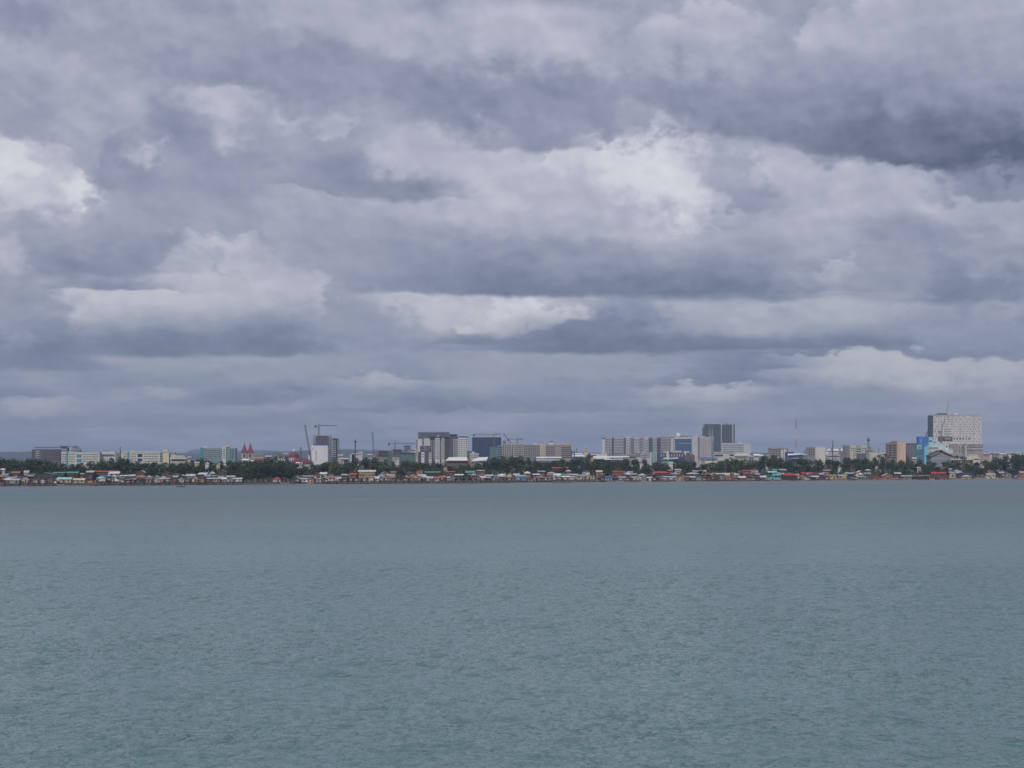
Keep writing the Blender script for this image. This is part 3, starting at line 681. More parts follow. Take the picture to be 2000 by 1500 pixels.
# tower going up with a tower crane
b = Building('unfinished_tower', 'bare concrete tower under construction beneath the tallest hammerhead crane', 2900, 636)
frame(b, 612, 645, 851, 900, 7, 3.4, dd=0, dep=20); frame(b, 645.4, 660, 856, 900, 3, 3.4, dd=2, dep=16)
b.vol(616, 642, 853, (.10, .09, .12), dd=.9, dep=.2, yb=865, name='safety_net', m=mat('purple_net', (.10, .09, .13))); b.vol(613, 644, 866, (.06, .09, .26), dd=-.3, dep=.2, yb=871, name='safety_net', m=mat('blue_net', (.06, .09, .26)))
b.vol(613, 640, 871, (.12, .11, .12), dd=.9, dep=.2, name='safety_net', m=mat('purple_net', (.10, .09, .13)))
for j in range(9): b.vol(646, 656, 861+j*3.7, PALE, dd=1.7, dep=.2, yb=862.3+j*3.7, name='scaffold_board')
b.done()
tower_crane('tallest hammerhead crane standing on the unfinished tower, jib pointing right', 2905, 622.7, 826, 852, 614.5, 658, 832.5)
b = Building('white_block', 'plain windowless white block in front of the unfinished tower', 2600, 624)
b.vol(608, 640, 870.5, (.66, .65, .70), dep=16); b.parapet(608, 640, 870.5, (.75, .75, .8), dep=16, h=.4, o=.2); b.vol(617, 618, 880, GREY, dd=-.3, dep=.4, yb=899, name='downpipe'); b.vol(609.5, 612, 875, PALE, dd=-.3, dep=.4, yb=878, name='vent'); b.vol(602, 606, 889, WHITE, dd=0, dep=8, name='side_hut'); b.done()
boom_crane('lattice boom crane leaning left beside the plain white block', 2550, (608.5, 905), (595.6, 829.5))
pole('thick dark pole with a round antenna platform right of the unfinished tower', 2700, 693.8, 858, .85, platform=True)
b = Building('warehouse', 'small white building with gabled top at the foot of the platform pole', 2900, 700)
b.vol(694, 708, 884, (.52, .52, .54), dep=14); b.part('roof', MB().gable(b.X(693.5), b.X(708.5), -.5, 14.5, b.Z(884), b.Z(880.5), 'y'), mat('white_tin', (.72, .72, .72), .5)); b.vol(683, 694, 887, PALE, dd=2, dep=10, name='wing'); b.bands(696, 706, 886, 892, 3.2, .35); b.vol(687, 692, 885.5, WHITE, dd=2, dep=5, name='roof_hut'); b.done()
b = Building('row_house', 'small pinkish house by trees right of the unfinished tower', 2500, 672); b.vol(665, 680, 897, (.45, .33, .33), dep=9); b.part('roof', MB().gable(b.X(664), b.X(681), -1, 10, b.Z(897), b.Z(894.5)), mat('grey_tin', (.42, .43, .45), .5)); b.grid(666, 679, 898, 904, 3, 3, .5, .5); b.done()
boom_crane('thin crane boom standing nearly upright left of the low concrete skeleton', 2950, (730.3, 890), (727.3, 843.5))
b = Building('unfinished_hall', 'low wide concrete skeleton with bare columns left of the grey towers', 2950, 755)
frame(b, 732, 762, 880, 897, 9, 5.0, dep=16); frame(b, 763, 786, 877.5, 897, 7, 5.0, dd=6, dep=16); b.vol(722, 732, 888, GREY, dep=10, name='site_hut'); b.vol(758, 783, 886, (.1, .12, .14), dd=-4, dep=4, name='lower_wall'); b.done()
tower_crane('small hammerhead crane over the low concrete skeleton', 2960, 771.2, 860, 892, 758, 811, 867.5)
b = Building('grey_block', 'small teal-grey box building behind the green-walled sheds', 2900, 795)
b.vol(789, 801, 871, (.16, .20, .22), dep=12); b.vol(787.5, 803, 870, (.2, .22, .24), dd=-1, dep=14, yb=871, name='roof'); b.bands(790, 800, 874, 884, 3.2, .2, m=G_GREY); b.vol(803, 812, 876.5, WHITE, dd=4, dep=10, name='wing'); b.bands(804, 811, 878, 884, 3.2, .45, dd=4); b.done()
b = Building('green_shed', 'dark industrial shed with green wall panels left of the grey and white towers', 2750, 797)
b.vol(782, 813, 885, (.09, .11, .14), dep=20); b.fins(784, 811, 889, 901, 6, .45, m=mat('green_panel', (.10, .24, .20))); b.vol(781.5, 813.5, 884, (.10, .12, .2), dd=-1, dep=21, yb=885, name='roof'); b.clutter(783, 812, 884, 2); b.done()
b = Building('pump_house', 'low pale huts with grey roofs below the small hammerhead crane', 2600, 773); b.vol(766, 780, 894, (.3, .32, .3), dep=10); b.grid(767, 779, 895, 903, 4, 3, .5, .5, m=wallm(PALE)); b.vol(765, 781, 893.3, PALE, dd=-.5, dep=11, yb=894, name='roof'); b.done()

# grey and white tower cluster
PUR = (.085, .082, .115)
b = Building('condominium', 'tall condominium of joined white and purple-grey towers under a long grey-green roof block', 2850, 865)
b.vol(815, 876, 843.5, (.12, .155, .175), dd=20, dep=20, name='roof_block'); b.vol(815, 876, 843.2, (.2, .24, .26), dd=19.7, dep=20.6, yb=844.4, name='roof_rim'); b.vol(818, 872, 846, (.1, .13, .15), dd=19.8, dep=.4, yb=856, name='louvre')
def tw(x0, x1, yt, c, cols, dd, w=.55, h=.42, yb=898, glass=None, name='tower_wing', pitch=3.05):
    b.vol(x0, x1, yt, c, dd=dd, dep=18-dd if dd < 12 else 8, name=name); b.grid(x0+.4, x1-.4, yt+1.5, yb, cols, pitch, w, h, dd=dd, m=glass)
tw(812, 815, 859, PUR, 1, 10); tw(815, 824.5, 857, WHITE, 3, 6); b.vol(824.5, 827, 857, (.05, .07, .08), dd=10, dep=6, name='light_well'); tw(827, 840.5, 856, (.50, .50, .52), 4, 7)
tw(840.5, 849.3, 853.5, PUR, 2, 4, .4, .35); tw(849.3, 859, 855.5, (.56, .56, .60), 3, 2, .75, .4); tw(859, 862.5, 854, (.2, .22, .22), 1, 5); tw(862.5, 868, 855.5, (.48, .49, .40), 1, 2, .75, .4); tw(868, 877.5, 854, PUR, 2, 3, .6, .4)
tw(877.5, 894, 853, (.095, .09, .115), 1, 1, .0, .0); b.grid(884.5, 893.5, 857, 897, 3, 3.05, .55, .5, dd=1, m=wallm(WHITE)); tw(894, 914, 855, (.60, .59, .60), 4, 0, .62, .32)
b.part('roof_pavilion', MB().box(b.X(878), b.X(892), 2, 14, b.Z(853), b.Z(849.6)).box(b.X(876.5), b.X(893), 1, 15, b.Z(849.6), b.Z(848)), DARKROOF)
for x0, x1, y_ in ((838, 850, 852.5), (848, 876, 852.7), (893, 915, 852.9)): b.vol(x0, x1, y_, (.08, .08, .09), dd=1, dep=14, yb=y_+1.6, name='roof_slab')
for i in range(6): b.vol(895+i*3.2, 897+i*3.2, 851.8, (.08, .08, .09), dd=3, dep=6, yb=853, name='roof_hut')
b.vol(854, 857.5, 849.6, PALE, dd=5, dep=4, yb=853, name='roof_hut'); b.done()
b = Building('apartment_block', 'lower dark block with white framed stair columns in front of the grey and white towers', 2720, 828)
b.vol(812, 816, 878, (.5, .5, .48), dep=10); b.grid(812.3, 815.7, 880, 897, 1, 3, .5, .5); b.vol(816, 845, 883, (.085, .08, .10), dep=14); b.vol(820, 840, 871, PUR, dd=3, dep=12, name='upper_storeys'); b.grid(820.5, 839.5, 872.5, 881, 6, 3, .6, .45, dd=3, skip=.3, m=wallm((.36, .36, .42))); b.vol(819.5, 834, 870, PALE, dd=3, dep=10, yb=871.2, name='roof')
b.vol(823, 829, 883, (.66, .66, .66), dd=-.6, dep=3, name='stair_column'); b.grid(823.5, 828.5, 885, 898, 1, 3.4, .5, .45, dd=-.6); b.vol(837.5, 843, 884, (.5, .5, .5), dd=-.4, dep=3, name='stair_column'); b.grid(838, 842.6, 885, 898, 2, 3, .6, .5, dd=-.4); b.done()
b = Building('grey_block', 'narrow dark-grey box joined to low white rooms right of the condominium', 2800, 922)
b.vol(912.5, 921, 880.5, (.13, .125, .13), dep=14); b.vol(918, 935, 885, (.50, .49, .50), dd=-3, dep=12, name='wing'); b.grid(919, 934.5, 887, 897, 5, 3, .5, .5, dd=-3); b.clutter(919, 930, 885, 3, -1); b.done()
WT = mat('white_tin', (.72, .72, .72), .5)
b = Building('market_hall', 'long hall with bright white gabled roof and orange-edged end above the trees', 2300, 892)
b.vol(873, 913, 900, (.12, .10, .10), dep=26); b.part('roof', MB().quad((b.X(870), -2, b.Z(899.6)), (b.X(914), -2, b.Z(899.4)), (b.X(911), 14, b.Z(893)), (b.X(876), 14, b.Z(893))).quad((b.X(914), 30, b.Z(899.4)), (b.X(870), 30, b.Z(899.6)), (b.X(876), 14, b.Z(893)), (b.X(911), 14, b.Z(893))), WT)
b.part('gable_end', MB().poly([(b.X(869.5), -1, b.Z(903)), (b.X(873), -1.5, b.Z(900)), (b.X(876), 12, b.Z(893.6)), (b.X(871), 12, b.Z(899))]), wallm((.5, .3, .18))); b.vol(872, 913, 899.4, (.45, .2, .1), dd=-2.2, dep=.4, yb=900.4, name='fascia'); b.done()
b = Building('sports_hall', 'second white roofed hall sloping up right, beside the long gabled hall', 2320, 936)
b.vol(922, 951, 901, (.45, .44, .4), dep=20); b.part('roof', MB().quad((b.X(920), -2, b.Z(900.5)), (b.X(951), -2, b.Z(897.4)), (b.X(953.5), 20, b.Z(892.6)), (b.X(934), 20, b.Z(893.2))).quad((b.X(951), -2.2, b.Z(899.5)), (b.X(951), -2.2, b.Z(897.4)), (b.X(920), -2.2, b.Z(900.5)), (b.X(920), -2.2, b.Z(901.5))), WT)
b.part('gable_end', MB().poly([(b.X(912), 0, b.Z(901)), (b.X(923), 0, b.Z(901)), (b.X(918), 0, b.Z(895))]).box(b.X(912), b.X(923), 0, 10, 0, b.Z(901)), wallm((.33, .2, .16))); b.grid(938, 950, 900, 905, 4, 3, .4, .5); b.done()

# blue glass block and its crane
b = Building('blue_glass_block', 'wide dark blue glass block with crane in front, right of the condominium', 2950, 948)
b.vol(922, 979, 853.8, WHITE, dep=24, name='glass_facade', m=G_BLUE); b.vol(921.6, 979.4, 853, (.4, .45, .42), dd=-.5, dep=25, yb=854.2, name='parapet')
b.bands(922, 979, 854.5, 897, 3.4, .06, m=mat('blue_spandrel', (.03, .06, .14)), name='spandrel', pr=.1); b.fins(922, 979, 854.5, 897, 9, .03, m=mat('blue_spandrel', (.03, .06, .14)), name='mullion', pr=.12)
b.vol(957, 978, 873, (.13, .19, .22), dd=-3, dep=3, name='podium'); b.grid(958, 977, 875, 897, 5, 3.4, .5, .55, dd=-3, m=G_TEAL); b.vol(972, 981, 870, (.2, .24, .27), dd=-5, dep=4, name='side_wing'); b.bands(972.5, 980.5, 872, 897, 3.4, .45, dd=-5); b.done()
tower_crane('dark tower crane rising in front of the blue glass block, jib pointing left', 2900, 965, 842, 890, 978, 927, 849.5)
b = Building('unfinished_hotel', 'cream ribbed hotel under construction with scaffold spikes, right of the blue glass block', 3000, 1001)
b.vol(981, 1022, 867, (.42, .39, .36), dep=18); b.fins(982, 1003, 869, 897, 6, .42, m=G_DARK, name='window_strip', pr=.1); b.grid(1004, 1021.6, 868.5, 897, 6, 3.1, .6, .55); b.grid(983.5, 1000, 870, 897, 6, 3.1, .2, .5, m=wallm(WHITE))
for i in range(14): xx = b.X(982+i*3); b.part('rebar', MB().tube((xx, 1+(i % 3), b.Z(867)), (xx, 1+(i % 3), b.Z(867-2-(i*7 % 5)*.5)), .16, k=4), STEEL)
b.part('roof_turret', MB().lathe([(2.6, b.Z(867)), (2.6, b.Z(861.5)), (.2, b.Z(858))], b.X(985), 6, 8), wallm((.25, .22, .22))); b.clutter(988, 1020, 867, 4, 3, 2.6); b.done()
boom_crane('thin boom crane leaning left over the cream ribbed hotel', 3010, (999, 867), (983.5, 846.5), 1.2, False)
tower_crane('small hammerhead crane above the right end of the cream ribbed hotel', 3020, 1010.6, 851, 868, 1022, 994, 858.8)
b = Building('apartment_block', 'beige grid apartment block with plain cream end, left half of the wide beige pair', 3050, 1044)
b.vol(1022, 1055, 868.5, (.36, .34, .34), dep=16); b.grid(1022.5, 1054.5, 869.5, 897, 9, 3.1, .62, .6); b.bands(1022, 1055, 868, 897, 3.1, .1, m=wallm((.5, .47, .45)), name='balcony_edge', pr=.5); b.vol(1055, 1066, 867.5, (.50, .46, .38), dd=-1, dep=17, name='end_tower'); b.grid(1056, 1065, 871, 895, 2, 6.2, .2, .2, dd=-1); b.vol(1056.5, 1062, 863.5, (.3, .25, .27), dd=4, dep=6, name='roof_hut'); b.vol(1045, 1066, 867, WHITE, dd=2, dep=12, yb=868.4, name='parapet'); b.clutter(1024, 1050, 868.5, 4); b.done()
b = Building('apartment_block', 'pinkish-beige apartment block with orange roof edge and white rooftop box', 3040, 1091)
b.vol(1066, 1116, 869.5, (.36, .31, .31), dep=16); b.grid(1066.6, 1084, 872, 897, 6, 3.1, .6, .55); b.bands(1096, 1115, 872.5, 897, 3.1, .45); b.bands(1066, 1116, 870, 897, 3.1, .08, m=wallm((.46, .42, .40)), name='balcony_edge', pr=.4); b.vol(1073, 1080, 863, WHITE, dd=3, dep=8, name='roof_hut'); b.vol(1074, 1081, 861.6, (.12, .1, .12), dd=2.5, dep=9, yb=863, name='roof_canopy')
b.vol(1094, 1114.5, 866.5, (.50, .36, .26), dd=1, dep=13, name='roof_storey'); b.vol(1066, 1116.5, 868.9, (.42, .3, .25), dd=-.5, dep=17, yb=870, name='cornice'); b.vol(1085, 1094, 867, (.5, .42, .38), dd=2, dep=9, name='roof_storey'); b.clutter(1096, 1112, 866.5, 3, 2, 1.8); b.done()

b = Building('factory_hall', 'low hall with two long white roof strips and a small blue end above the trees', 2250, 1072)
b.vol(1049, 1096, 896, (.2, .21, .25), dep=26); b.part('roof', MB().quad((b.X(1048), -2, b.Z(894.6)), (b.X(1097), -2, b.Z(894.2)), (b.X(1098), 16, b.Z(892)), (b.X(1047.5), 16, b.Z(892.3))), WT); b.vol(1047, 1093, 897.2, WHITE, dd=-8, dep=5, yb=899, name='canopy', m=WT); b.vol(1047.5, 1050, 899, WHITE, dd=-8, dep=4, name='post'); b.vol(1041, 1047, 893, (.10, .14, .35), dd=0, dep=10, name='blue_end'); b.done()
pole('first of two dark chimneys right of the pinkish-beige block', 2700, 1116.5, 879, .7, name='chimney', cat='chimney', antennas=False); pole('thin mast just left of the cream bell tower', 2750, 1126, 874.5, .5); pole('dark stub pole below the thin mast near the cream bell tower', 2400, 1121.7, 883, .7, name='utility_pole', cat='pole', antennas=False)
b = Building('bell_tower', 'slender cream bell tower with pointed cap between the beige and white blocks', 2650, 1144, 'tower')
b.vol(1141, 1148, 883, (.5, .45, .35), dep=5); b.vol(1142, 1147.2, 877, (.5, .45, .36), dd=.6, dep=3.8, yb=883, name='belfry'); b.part('cap', MB().lathe([(1.9, b.Z(877)), (1.6, b.Z(874)), (.2, b.Z(870.5))], b.X(1144.6), 2.5, 8), wallm((.4, .36, .34))); b.win.append((b.X(1143.6), b.X(1145.6), .6, b.Z(882), b.Z(879), G_DARK, .1)); b.vol(1140.5, 1148.5, 882.6, (.55, .5, .42), dd=-.4, dep=6, yb=883.4, name='cornice'); b.vol(1138, 1151, 888, (.5, .45, .36), dd=-2, dep=10, name='base'); b.done()
b = Building('covered_market', 'low white and blue roofs around the foot of the cream bell tower', 2450, 1138)
b.vol(1120, 1145, 893, (.08, .13, .26), dep=16); b.part('roof', MB().quad((b.X(1117), -2, b.Z(891.6)), (b.X(1143), -2, b.Z(891)), (b.X(1140), 14, b.Z(888)), (b.X(1119), 14, b.Z(888.4))), WT); b.part('roof', MB().quad((b.X(1119), 15, b.Z(887)), (b.X(1141), 15, b.Z(887)), (b.X(1138), 24, b.Z(884.6)), (b.X(1122), 24, b.Z(884.8))), WT); b.vol(1128, 1134, 897, (.25, .5, .55), dd=-3, dep=3, name='awning'); b.vol(1146, 1165, 889, (.36, .3, .28), dd=6, dep=10, name='wing'); b.part('roof', MB().quad((b.X(1145), 4, b.Z(889)), (b.X(1166), 4, b.Z(889)), (b.X(1163), 14, b.Z(886)), (b.X(1148), 14, b.Z(886))), mat('pink_tin', (.42, .34, .33), .6)); b.done()

# long white condominium
b = Building('condominium', 'long white balcony condominium, widest building right of the cream bell tower', 3600, 1246)
segs = [(1176, 1181.5, 855, (.60, .60, .64), 0), (1181.5, 1195.5, 854.5, (.34, .34, .38), 4), (1195.5, 1199, 855, (.07, .08, .10), 0), (1199, 1218.5, 854.3, (.36, .36, .40), 5), (1218.5, 1223, 854.5, (.2, .2, .23), 1), (1223, 1231, 853, (.56, .55, .60), 2), (1231, 1240, 854.5, (.33, .32, .34), 1),
        (1240, 1249, 854, (.46, .47, .50), 2), (1249, 1257, 854.6, (.22, .22, .28), 2), (1257, 1267, 853.6, (.50, .51, .52), 3), (1267, 1275, 854.8, (.15, .17, .19), 1), (1275, 1283, 854, (.33, .34, .36), 2), (1283, 1291, 854.6, (.13, .13, .17), 1), (1291, 1299, 853.4, (.24, .23, .28), 2), (1299, 1307, 853.8, (.34, .34, .38), 2), (1307, 1316, 853.6, (.20, .19, .24), 2)]
for i, (x0, x1, yt, c, cols) in enumerate(segs):
    dd = 0 if i % 2 else 1.5
    b.vol(x0, x1, yt, c, dd=dd, dep=18, name='tower_wing')
    if cols: b.grid(x0+.3, x1-.3, yt+2, 895, cols, 3.0, .7, .5, dd=dd)
    if cols > 1: b.bands(x0+.3, x1-.3, yt+1.2, 888 if x0 < 1300 else 884, 3.0, .22, dd=dd, m=wallm((.62, .62, .66)), name='balcony', pr=.9)
    b.vol(x0+.5, x1-.8, yt-1, (.4, .38, .36), dd=dd+2, dep=6, yb=yt, name='roof_hut')
b.vol(1175, 1182, 854, (.35, .33, .30), dd=-.5, dep=18, yb=855.2, name='cornice')
b.bands(1310, 1315.5, 856, 884, 3.0, .5, dd=0, m=wallm((.66, .66, .68)), name='balcony', pr=1.0)
b.done()
b = Building('office_building', 'mid-rise office with wide blue glass front and curved white rooftop', 3100, 1335)
b.vol(1317, 1352, 853, (.48, .48, .52), dep=18); b.vol(1318.5, 1350.5, 857.6, WHITE, dd=-.5, dep=1, yb=884, name='glass_facade', m=glass_mat('office_blue_glass', (.05, .11, .21))); b.vol(1317, 1352, 854.5, (.56, .56, .60), dd=-1.2, dep=2, yb=857.2, name='white_band')
b.bands(1318.5, 1350.5, 858.5, 884, 3.4, .06, dd=-.5, m=wallm((.3, .36, .5)), name='spandrel'); b.vol(1325, 1350.5, 865.3, (.5, .5, .6), dd=-.8, dep=.5, yb=866.1, name='sill_band'); b.vol(1318, 1322, 846.6, (.4, .4, .44), dd=4, dep=6, name='stair_core')
b.part('curved_roof', MB().lathe([(5.5, b.Z(853)), (5.2, b.Z(849)), (4, b.Z(847)), (1.5, b.Z(845.6))], b.X(1325), 9, 14), wallm((.62, .62, .64))); b.vol(1329, 1344, 850.5, GREY, dd=3, dep=8, name='roof_storey'); b.vol(1336, 1345, 848.6, (.45, .45, .45), dd=4, dep=6, name='roof_hut'); b.bands(1318, 1350, 852.4, 854.4, 1.4, .5, m=G_DARK); b.clutter(1330, 1348, 848.6, 2, 4, 1.5); b.done()
b = Building('white_tower', 'plain white slab tower beside the blue glass office', 3080, 1360)
b.vol(1352.4, 1363, 851, (.52, .52, .56), dep=18); b.vol(1363, 1367, 852.5, PALE, dd=1, dep=16, name='recess'); b.fins(1363.3, 1366.8, 854, 897, 1, .4, dd=1, m=G_DARK, name='window_strip', pr=.1); b.part('roof_fin', MB().poly([(b.X(1353), 2, b.Z(851)), (b.X(1359), 2, b.Z(851)), (b.X(1353), 2, b.Z(848.8))]).poly([(b.X(1353), 3, b.Z(851)), (b.X(1353), 3, b.Z(848.8)), (b.X(1359), 3, b.Z(851))]), wallm(GREY)); b.done()
b = Building('apartment_tower', 'pinkish-white tower with thin vertical window strips left of the dark twin towers', 3060, 1377)
b.vol(1368, 1386.5, 853.5, (.50, .46, .47), dep=16); b.fins(1369, 1386, 856, 897, 5, .3, m=G_GREY, name='window_strip', pr=.1); b.grid(1369, 1386, 856, 897, 5, 3.1, .5, .25, m=wallm((.55, .5, .5))); b.vol(1372, 1378, 851.8, PALE, dd=4, dep=6, name='roof_hut'); b.done()
TW = (.12, .145, .175)
b = Building('residential_tower', 'dark glass residential tower, wider left one of the tall twin towers', 3500, 1391, group='tall dark twin towers')
b.vol(1376, 1407.5, 829.5, TW, dep=24, m=G_GREY, name='glass_facade'); b.vol(1373.8, 1376, 834.5, TW, dd=2, dep=18, name='side_bay'); b.grid(1383, 1393, 832, 893, 3, 3.0, .5, .25, m=wallm((.42, .44, .50))); b.fins(1383.5, 1394, 841, 893, 2, .13, m=wallm((.5, .5, .54))); b.bands(1376, 1407.5, 830, 893, 3.0, .14, m=mat('tower_spandrel', (.09, .10, .13)), name='spandrel', pr=.2)
b.vol(1376, 1407, 828.4, (.08, .08, .1), dd=1, dep=20, yb=829.6, name='parapet'); b.clutter(1378, 1404, 828.6, 6, 2, 2.4); b.vol(1407.5, 1410.3, 829.5, (.36, .38, .43), dd=.5, dep=20, name='pale_edge'); b.vol(1384, 1394, 852, (.36, .38, .43), dd=-1.5, dep=2, name='balcony_stack'); b.grid(1384.3, 1393.7, 853, 893, 3, 3, .5, .5, dd=-1.5); b.done()
b = Building('residential_tower', 'narrower right one of the tall dark twin towers, with pale end strip', 3500, 1423, group='tall dark twin towers')
b.vol(1411, 1430, 829.5, TW, dep=22, m=G_GREY, name='glass_facade'); b.bands(1411, 1430, 831, 873, 3.0, .14, m=mat('tower_spandrel', (.09, .10, .13)), name='spandrel', pr=.2); b.grid(1412, 1429, 831, 873, 6, 3.0, .35, .3, m=wallm((.2, .22, .27)), skip=.4)
b.vol(1430, 1432.5, 828.6, (.36, .38, .44), dd=-.5, dep=20, name='pale_edge'); b.vol(1432.5, 1435, 828.6, (.06, .065, .08), dd=0, dep=20, name='end_bay'); b.part('roof_crown', MB().box(b.X(1414), b.X(1428), 3, 16, b.Z(829.5), b.Z(828.2)).box(b.X(1418), b.X(1423.5), 5, 12, b.Z(828.2), b.Z(826.8)), wallm(GREY)); b.done()
b = Building('hospital_block', 'white gridded six-storey block at the foot of the dark twin towers', 3100, 1438)
b.vol(1410, 1453, 866.5, (.48, .48, .53), dep=16); b.grid(1411.5, 1452, 868.5, 887, 11, 3.1, .7, .5); b.fins(1411, 1452.5, 868, 887, 11, .12, m=wallm((.6, .6, .63))); b.vol(1410, 1453, 865.4, (.6, .6, .62), dd=-.5, dep=17, yb=866.8, name='parapet'); b.vol(1453.3, 1465.5, 867, (.56, .55, .57), dd=-1, dep=14, name='end_tower'); b.fins(1454, 1465, 868, 886, 3, .2, dd=-1, m=wallm(PALE), pr=.2); b.clutter(1438, 1452, 865.4, 3, 3, 1.8); b.done()
b = Building('low_office', 'low white two-storey building with dark openings right of the tall white lamp pole', 2600, 1415)
b.vol(1393, 1435, 883.5, (.56, .54, .54), dep=14); b.bands(1395, 1412, 886.5, 896, 4.5, .5); b.bands(1425, 1433.5, 886, 896, 4.5, .5); b.vol(1392.5, 1435.5, 882.8, WHITE, dd=-1, dep=16, yb=884, name='roof'); b.vol(1424, 1434, 881.6, (.1, .16, .3), dd=3, dep=5, yb=882.8, name='roof_hut'); b.done()
pole('tall white lamp pole in front of the low white two-storey building', 2100, 1392.6, 862, .45, name='lamp_pole', cat='pole', antennas=False)
b = Building('warehouse', 'cream-walled shed with long bright blue roof below the pinkish-white tower', 2350, 1384)
b.vol(1368, 1401, 897, (.62, .60, .48), dep=16); b.part('roof', MB().quad((b.X(1366), -2, b.Z(896.4)), (b.X(1402), -2, b.Z(896.4)), (b.X(1400), 12, b.Z(893)), (b.X(1369), 12, b.Z(893))), mat('blue_tin', (.05, .12, .30), .5)); b.vol(1369, 1377, 901, (.3, .28, .24), dd=-.2, dep=.3, yb=905, name='door'); b.done()
b = Building('covered_court', 'low arched grey roof between the blue-roofed shed and tall palms', 2250, 1415)
mb = MB(); w = 10*b.k; n = 8
for i in range(n):
    a0, a1 = math.pi*(.08+.84*i/n), math.pi*(.08+.84*(i+1)/n)
    mb.quad((-math.cos(a0)*w, 0, b.Z(899)+math.sin(a0)*2.2), (-math.cos(a1)*w, 0, b.Z(899)+math.sin(a1)*2.2), (-math.cos(a1)*w, 20, b.Z(899)+math.sin(a1)*2.2), (-math.cos(a0)*w, 20, b.Z(899)+math.sin(a0)*2.2))
b.part('arched_roof', mb, mat('grey_tin', (.42, .43, .45), .5)); b.vol(1406, 1424, 900, (.2, .2, .2), dd=1, dep=16); b.done()
b = Building('school_building', 'cream low building with stepped white roofs right of the white lamp pole', 2450, 1450)
b.vol(1436, 1461, 891, (.5, .48, .42), dep=12); b.part('roof', MB().quad((b.X(1434), -2, b.Z(890)), (b.X(1463), -2, b.Z(889)), (b.X(1461), 12, b.Z(885.8)), (b.X(1440), 12, b.Z(886))), mat('cream_tin', (.55, .53, .48), .6)); b.grid(1440, 1460, 892, 899, 6, 3.2, .5, .5); b.done()
b = Building('small_white_house', 'small white gabled house among trees right of the cream low building', 2500, 1482)
b.vol(1473, 1492, 890, (.55, .52, .48), dep=10); b.part('roof', MB().gable(b.X(1472), b.X(1485), -1, 11, b.Z(890), b.Z(886.8)).gable(b.X(1485.3), b.X(1493), 0, 9, b.Z(891), b.Z(888)), WT); b.grid(1474, 1491, 891, 896, 4, 3, .5, .5); b.done()
b = Building('mixed_block', 'dark blue low block with white stair shaft in front of the long white condominium', 2650, 1311)
b.vol(1285, 1337, 885, (.06, .07, .13), dep=16); b.vol(1302, 1306, 880.5, WHITE, dd=-1, dep=6, name='stair_shaft'); b.vol(1298, 1302, 881, WHITE, dd=1, dep=6, yb=883, name='roof_hut'); b.vol(1319, 1331.5, 880.5, (.58, .57, .5), dd=2, dep=8, yb=883.5, name='roof_storey'); b.fins(1289, 1335, 887, 892, 9, .25, m=wallm(WHITE)); b.vol(1336, 1346, 881.5, WHITE, dd=1, dep=8, yb=884, name='roof_storey'); b.vol(1337, 1340, 884, (.6, .58, .52), dd=-1, dep=4, name='white_pier'); b.vol(1340.5, 1347, 884, (.05, .06, .09), dd=1, dep=10, name='wing'); b.done()
b = Building('teal_house', 'small pale teal block with white edge below the long white condominium', 2700, 1278)
b.vol(1271, 1285, 884, (.26, .38, .36), dep=12); b.vol(1270, 1272.2, 883, WHITE, dd=-1, dep=8, name='white_edge'); b.fins(1274, 1284, 886, 896, 3, .3, m=wallm((.35, .45, .42))); b.vol(1276, 1283, 882.6, (.3, .42, .4), dd=3, dep=5, name='roof_hut'); b.done()
b = Building('brown_block', 'plain brown windowless block under the white slab tower', 2500, 1347)
b.vol(1338, 1357, 889, (.15, .135, .14), dep=12); b.vol(1341, 1354, 886.5, (.14, .12, .13), dd=2, dep=8, name='upper_storey'); b.vol(1343, 1352, 892, (.12, .11, .11), dd=-.3, dep=.4, yb=899, name='shutter'); b.done()
b = Building('covered_market', 'pale green and yellow roofs at the treetops below the dark blue low block', 2300, 1308)
b.vol(1294, 1322, 898, (.25, .3, .26), dep=14); b.part('roof', MB().quad((b.X(1292), -2, b.Z(897)), (b.X(1312), -2, b.Z(896)), (b.X(1310), 12, b.Z(893.4)), (b.X(1300), 12, b.Z(893.4))), mat('pale_green_tin', (.42, .56, .50), .5)); b.part('roof', MB().quad((b.X(1308), -3, b.Z(896.6)), (b.X(1325), -3, b.Z(895.4)), (b.X(1325), 8, b.Z(893.2)), (b.X(1309), 8, b.Z(894.6))), mat('cream_tin', (.55, .53, .48), .6)); b.done()
b = Building('apartment_block', 'low white block of stacked rooms at the foot of the long condominium', 2800, 1261)
b.vol(1252, 1270, 886, (.42, .44, .44), dep=12); b.grid(1253, 1269, 887.5, 897, 5, 2.8, .6, .5); b.vol(1240, 1252, 884, GREY, dd=2, dep=10, name='wing'); b.grid(1241, 1251, 886, 896, 3, 2.8, .5, .5, dd=2); b.clutter(1242, 1268, 884.5, 3, 4, 2); b.done()
b = Building('factory_hall', 'long low hall with bright white double roof strips left of the condominium foot', 2300, 1196)
b.vol(1160, 1228, 896, (.10, .10, .13), dep=22); b.part('roof', MB().quad((b.X(1158), -2, b.Z(894)), (b.X(1230), -2, b.Z(893)), (b.X(1228), 14, b.Z(890.4)), (b.X(1160), 14, b.Z(890.8))), WT); b.vol(1159, 1190, 895.4, WHITE, dd=-5, dep=4, yb=896.6, name='canopy', m=WT); b.vol(1180, 1216, 896.6, WHITE, dd=-7, dep=4, yb=898, name='canopy', m=WT); b.vol(1180, 1216, 898.4, (.4, .2, .15), dd=-6, dep=3, yb=899.6, name='fascia'); b.done()
b = Building('white_block', 'flat white box on the roofs between bell tower and long condominium', 2450, 1175)
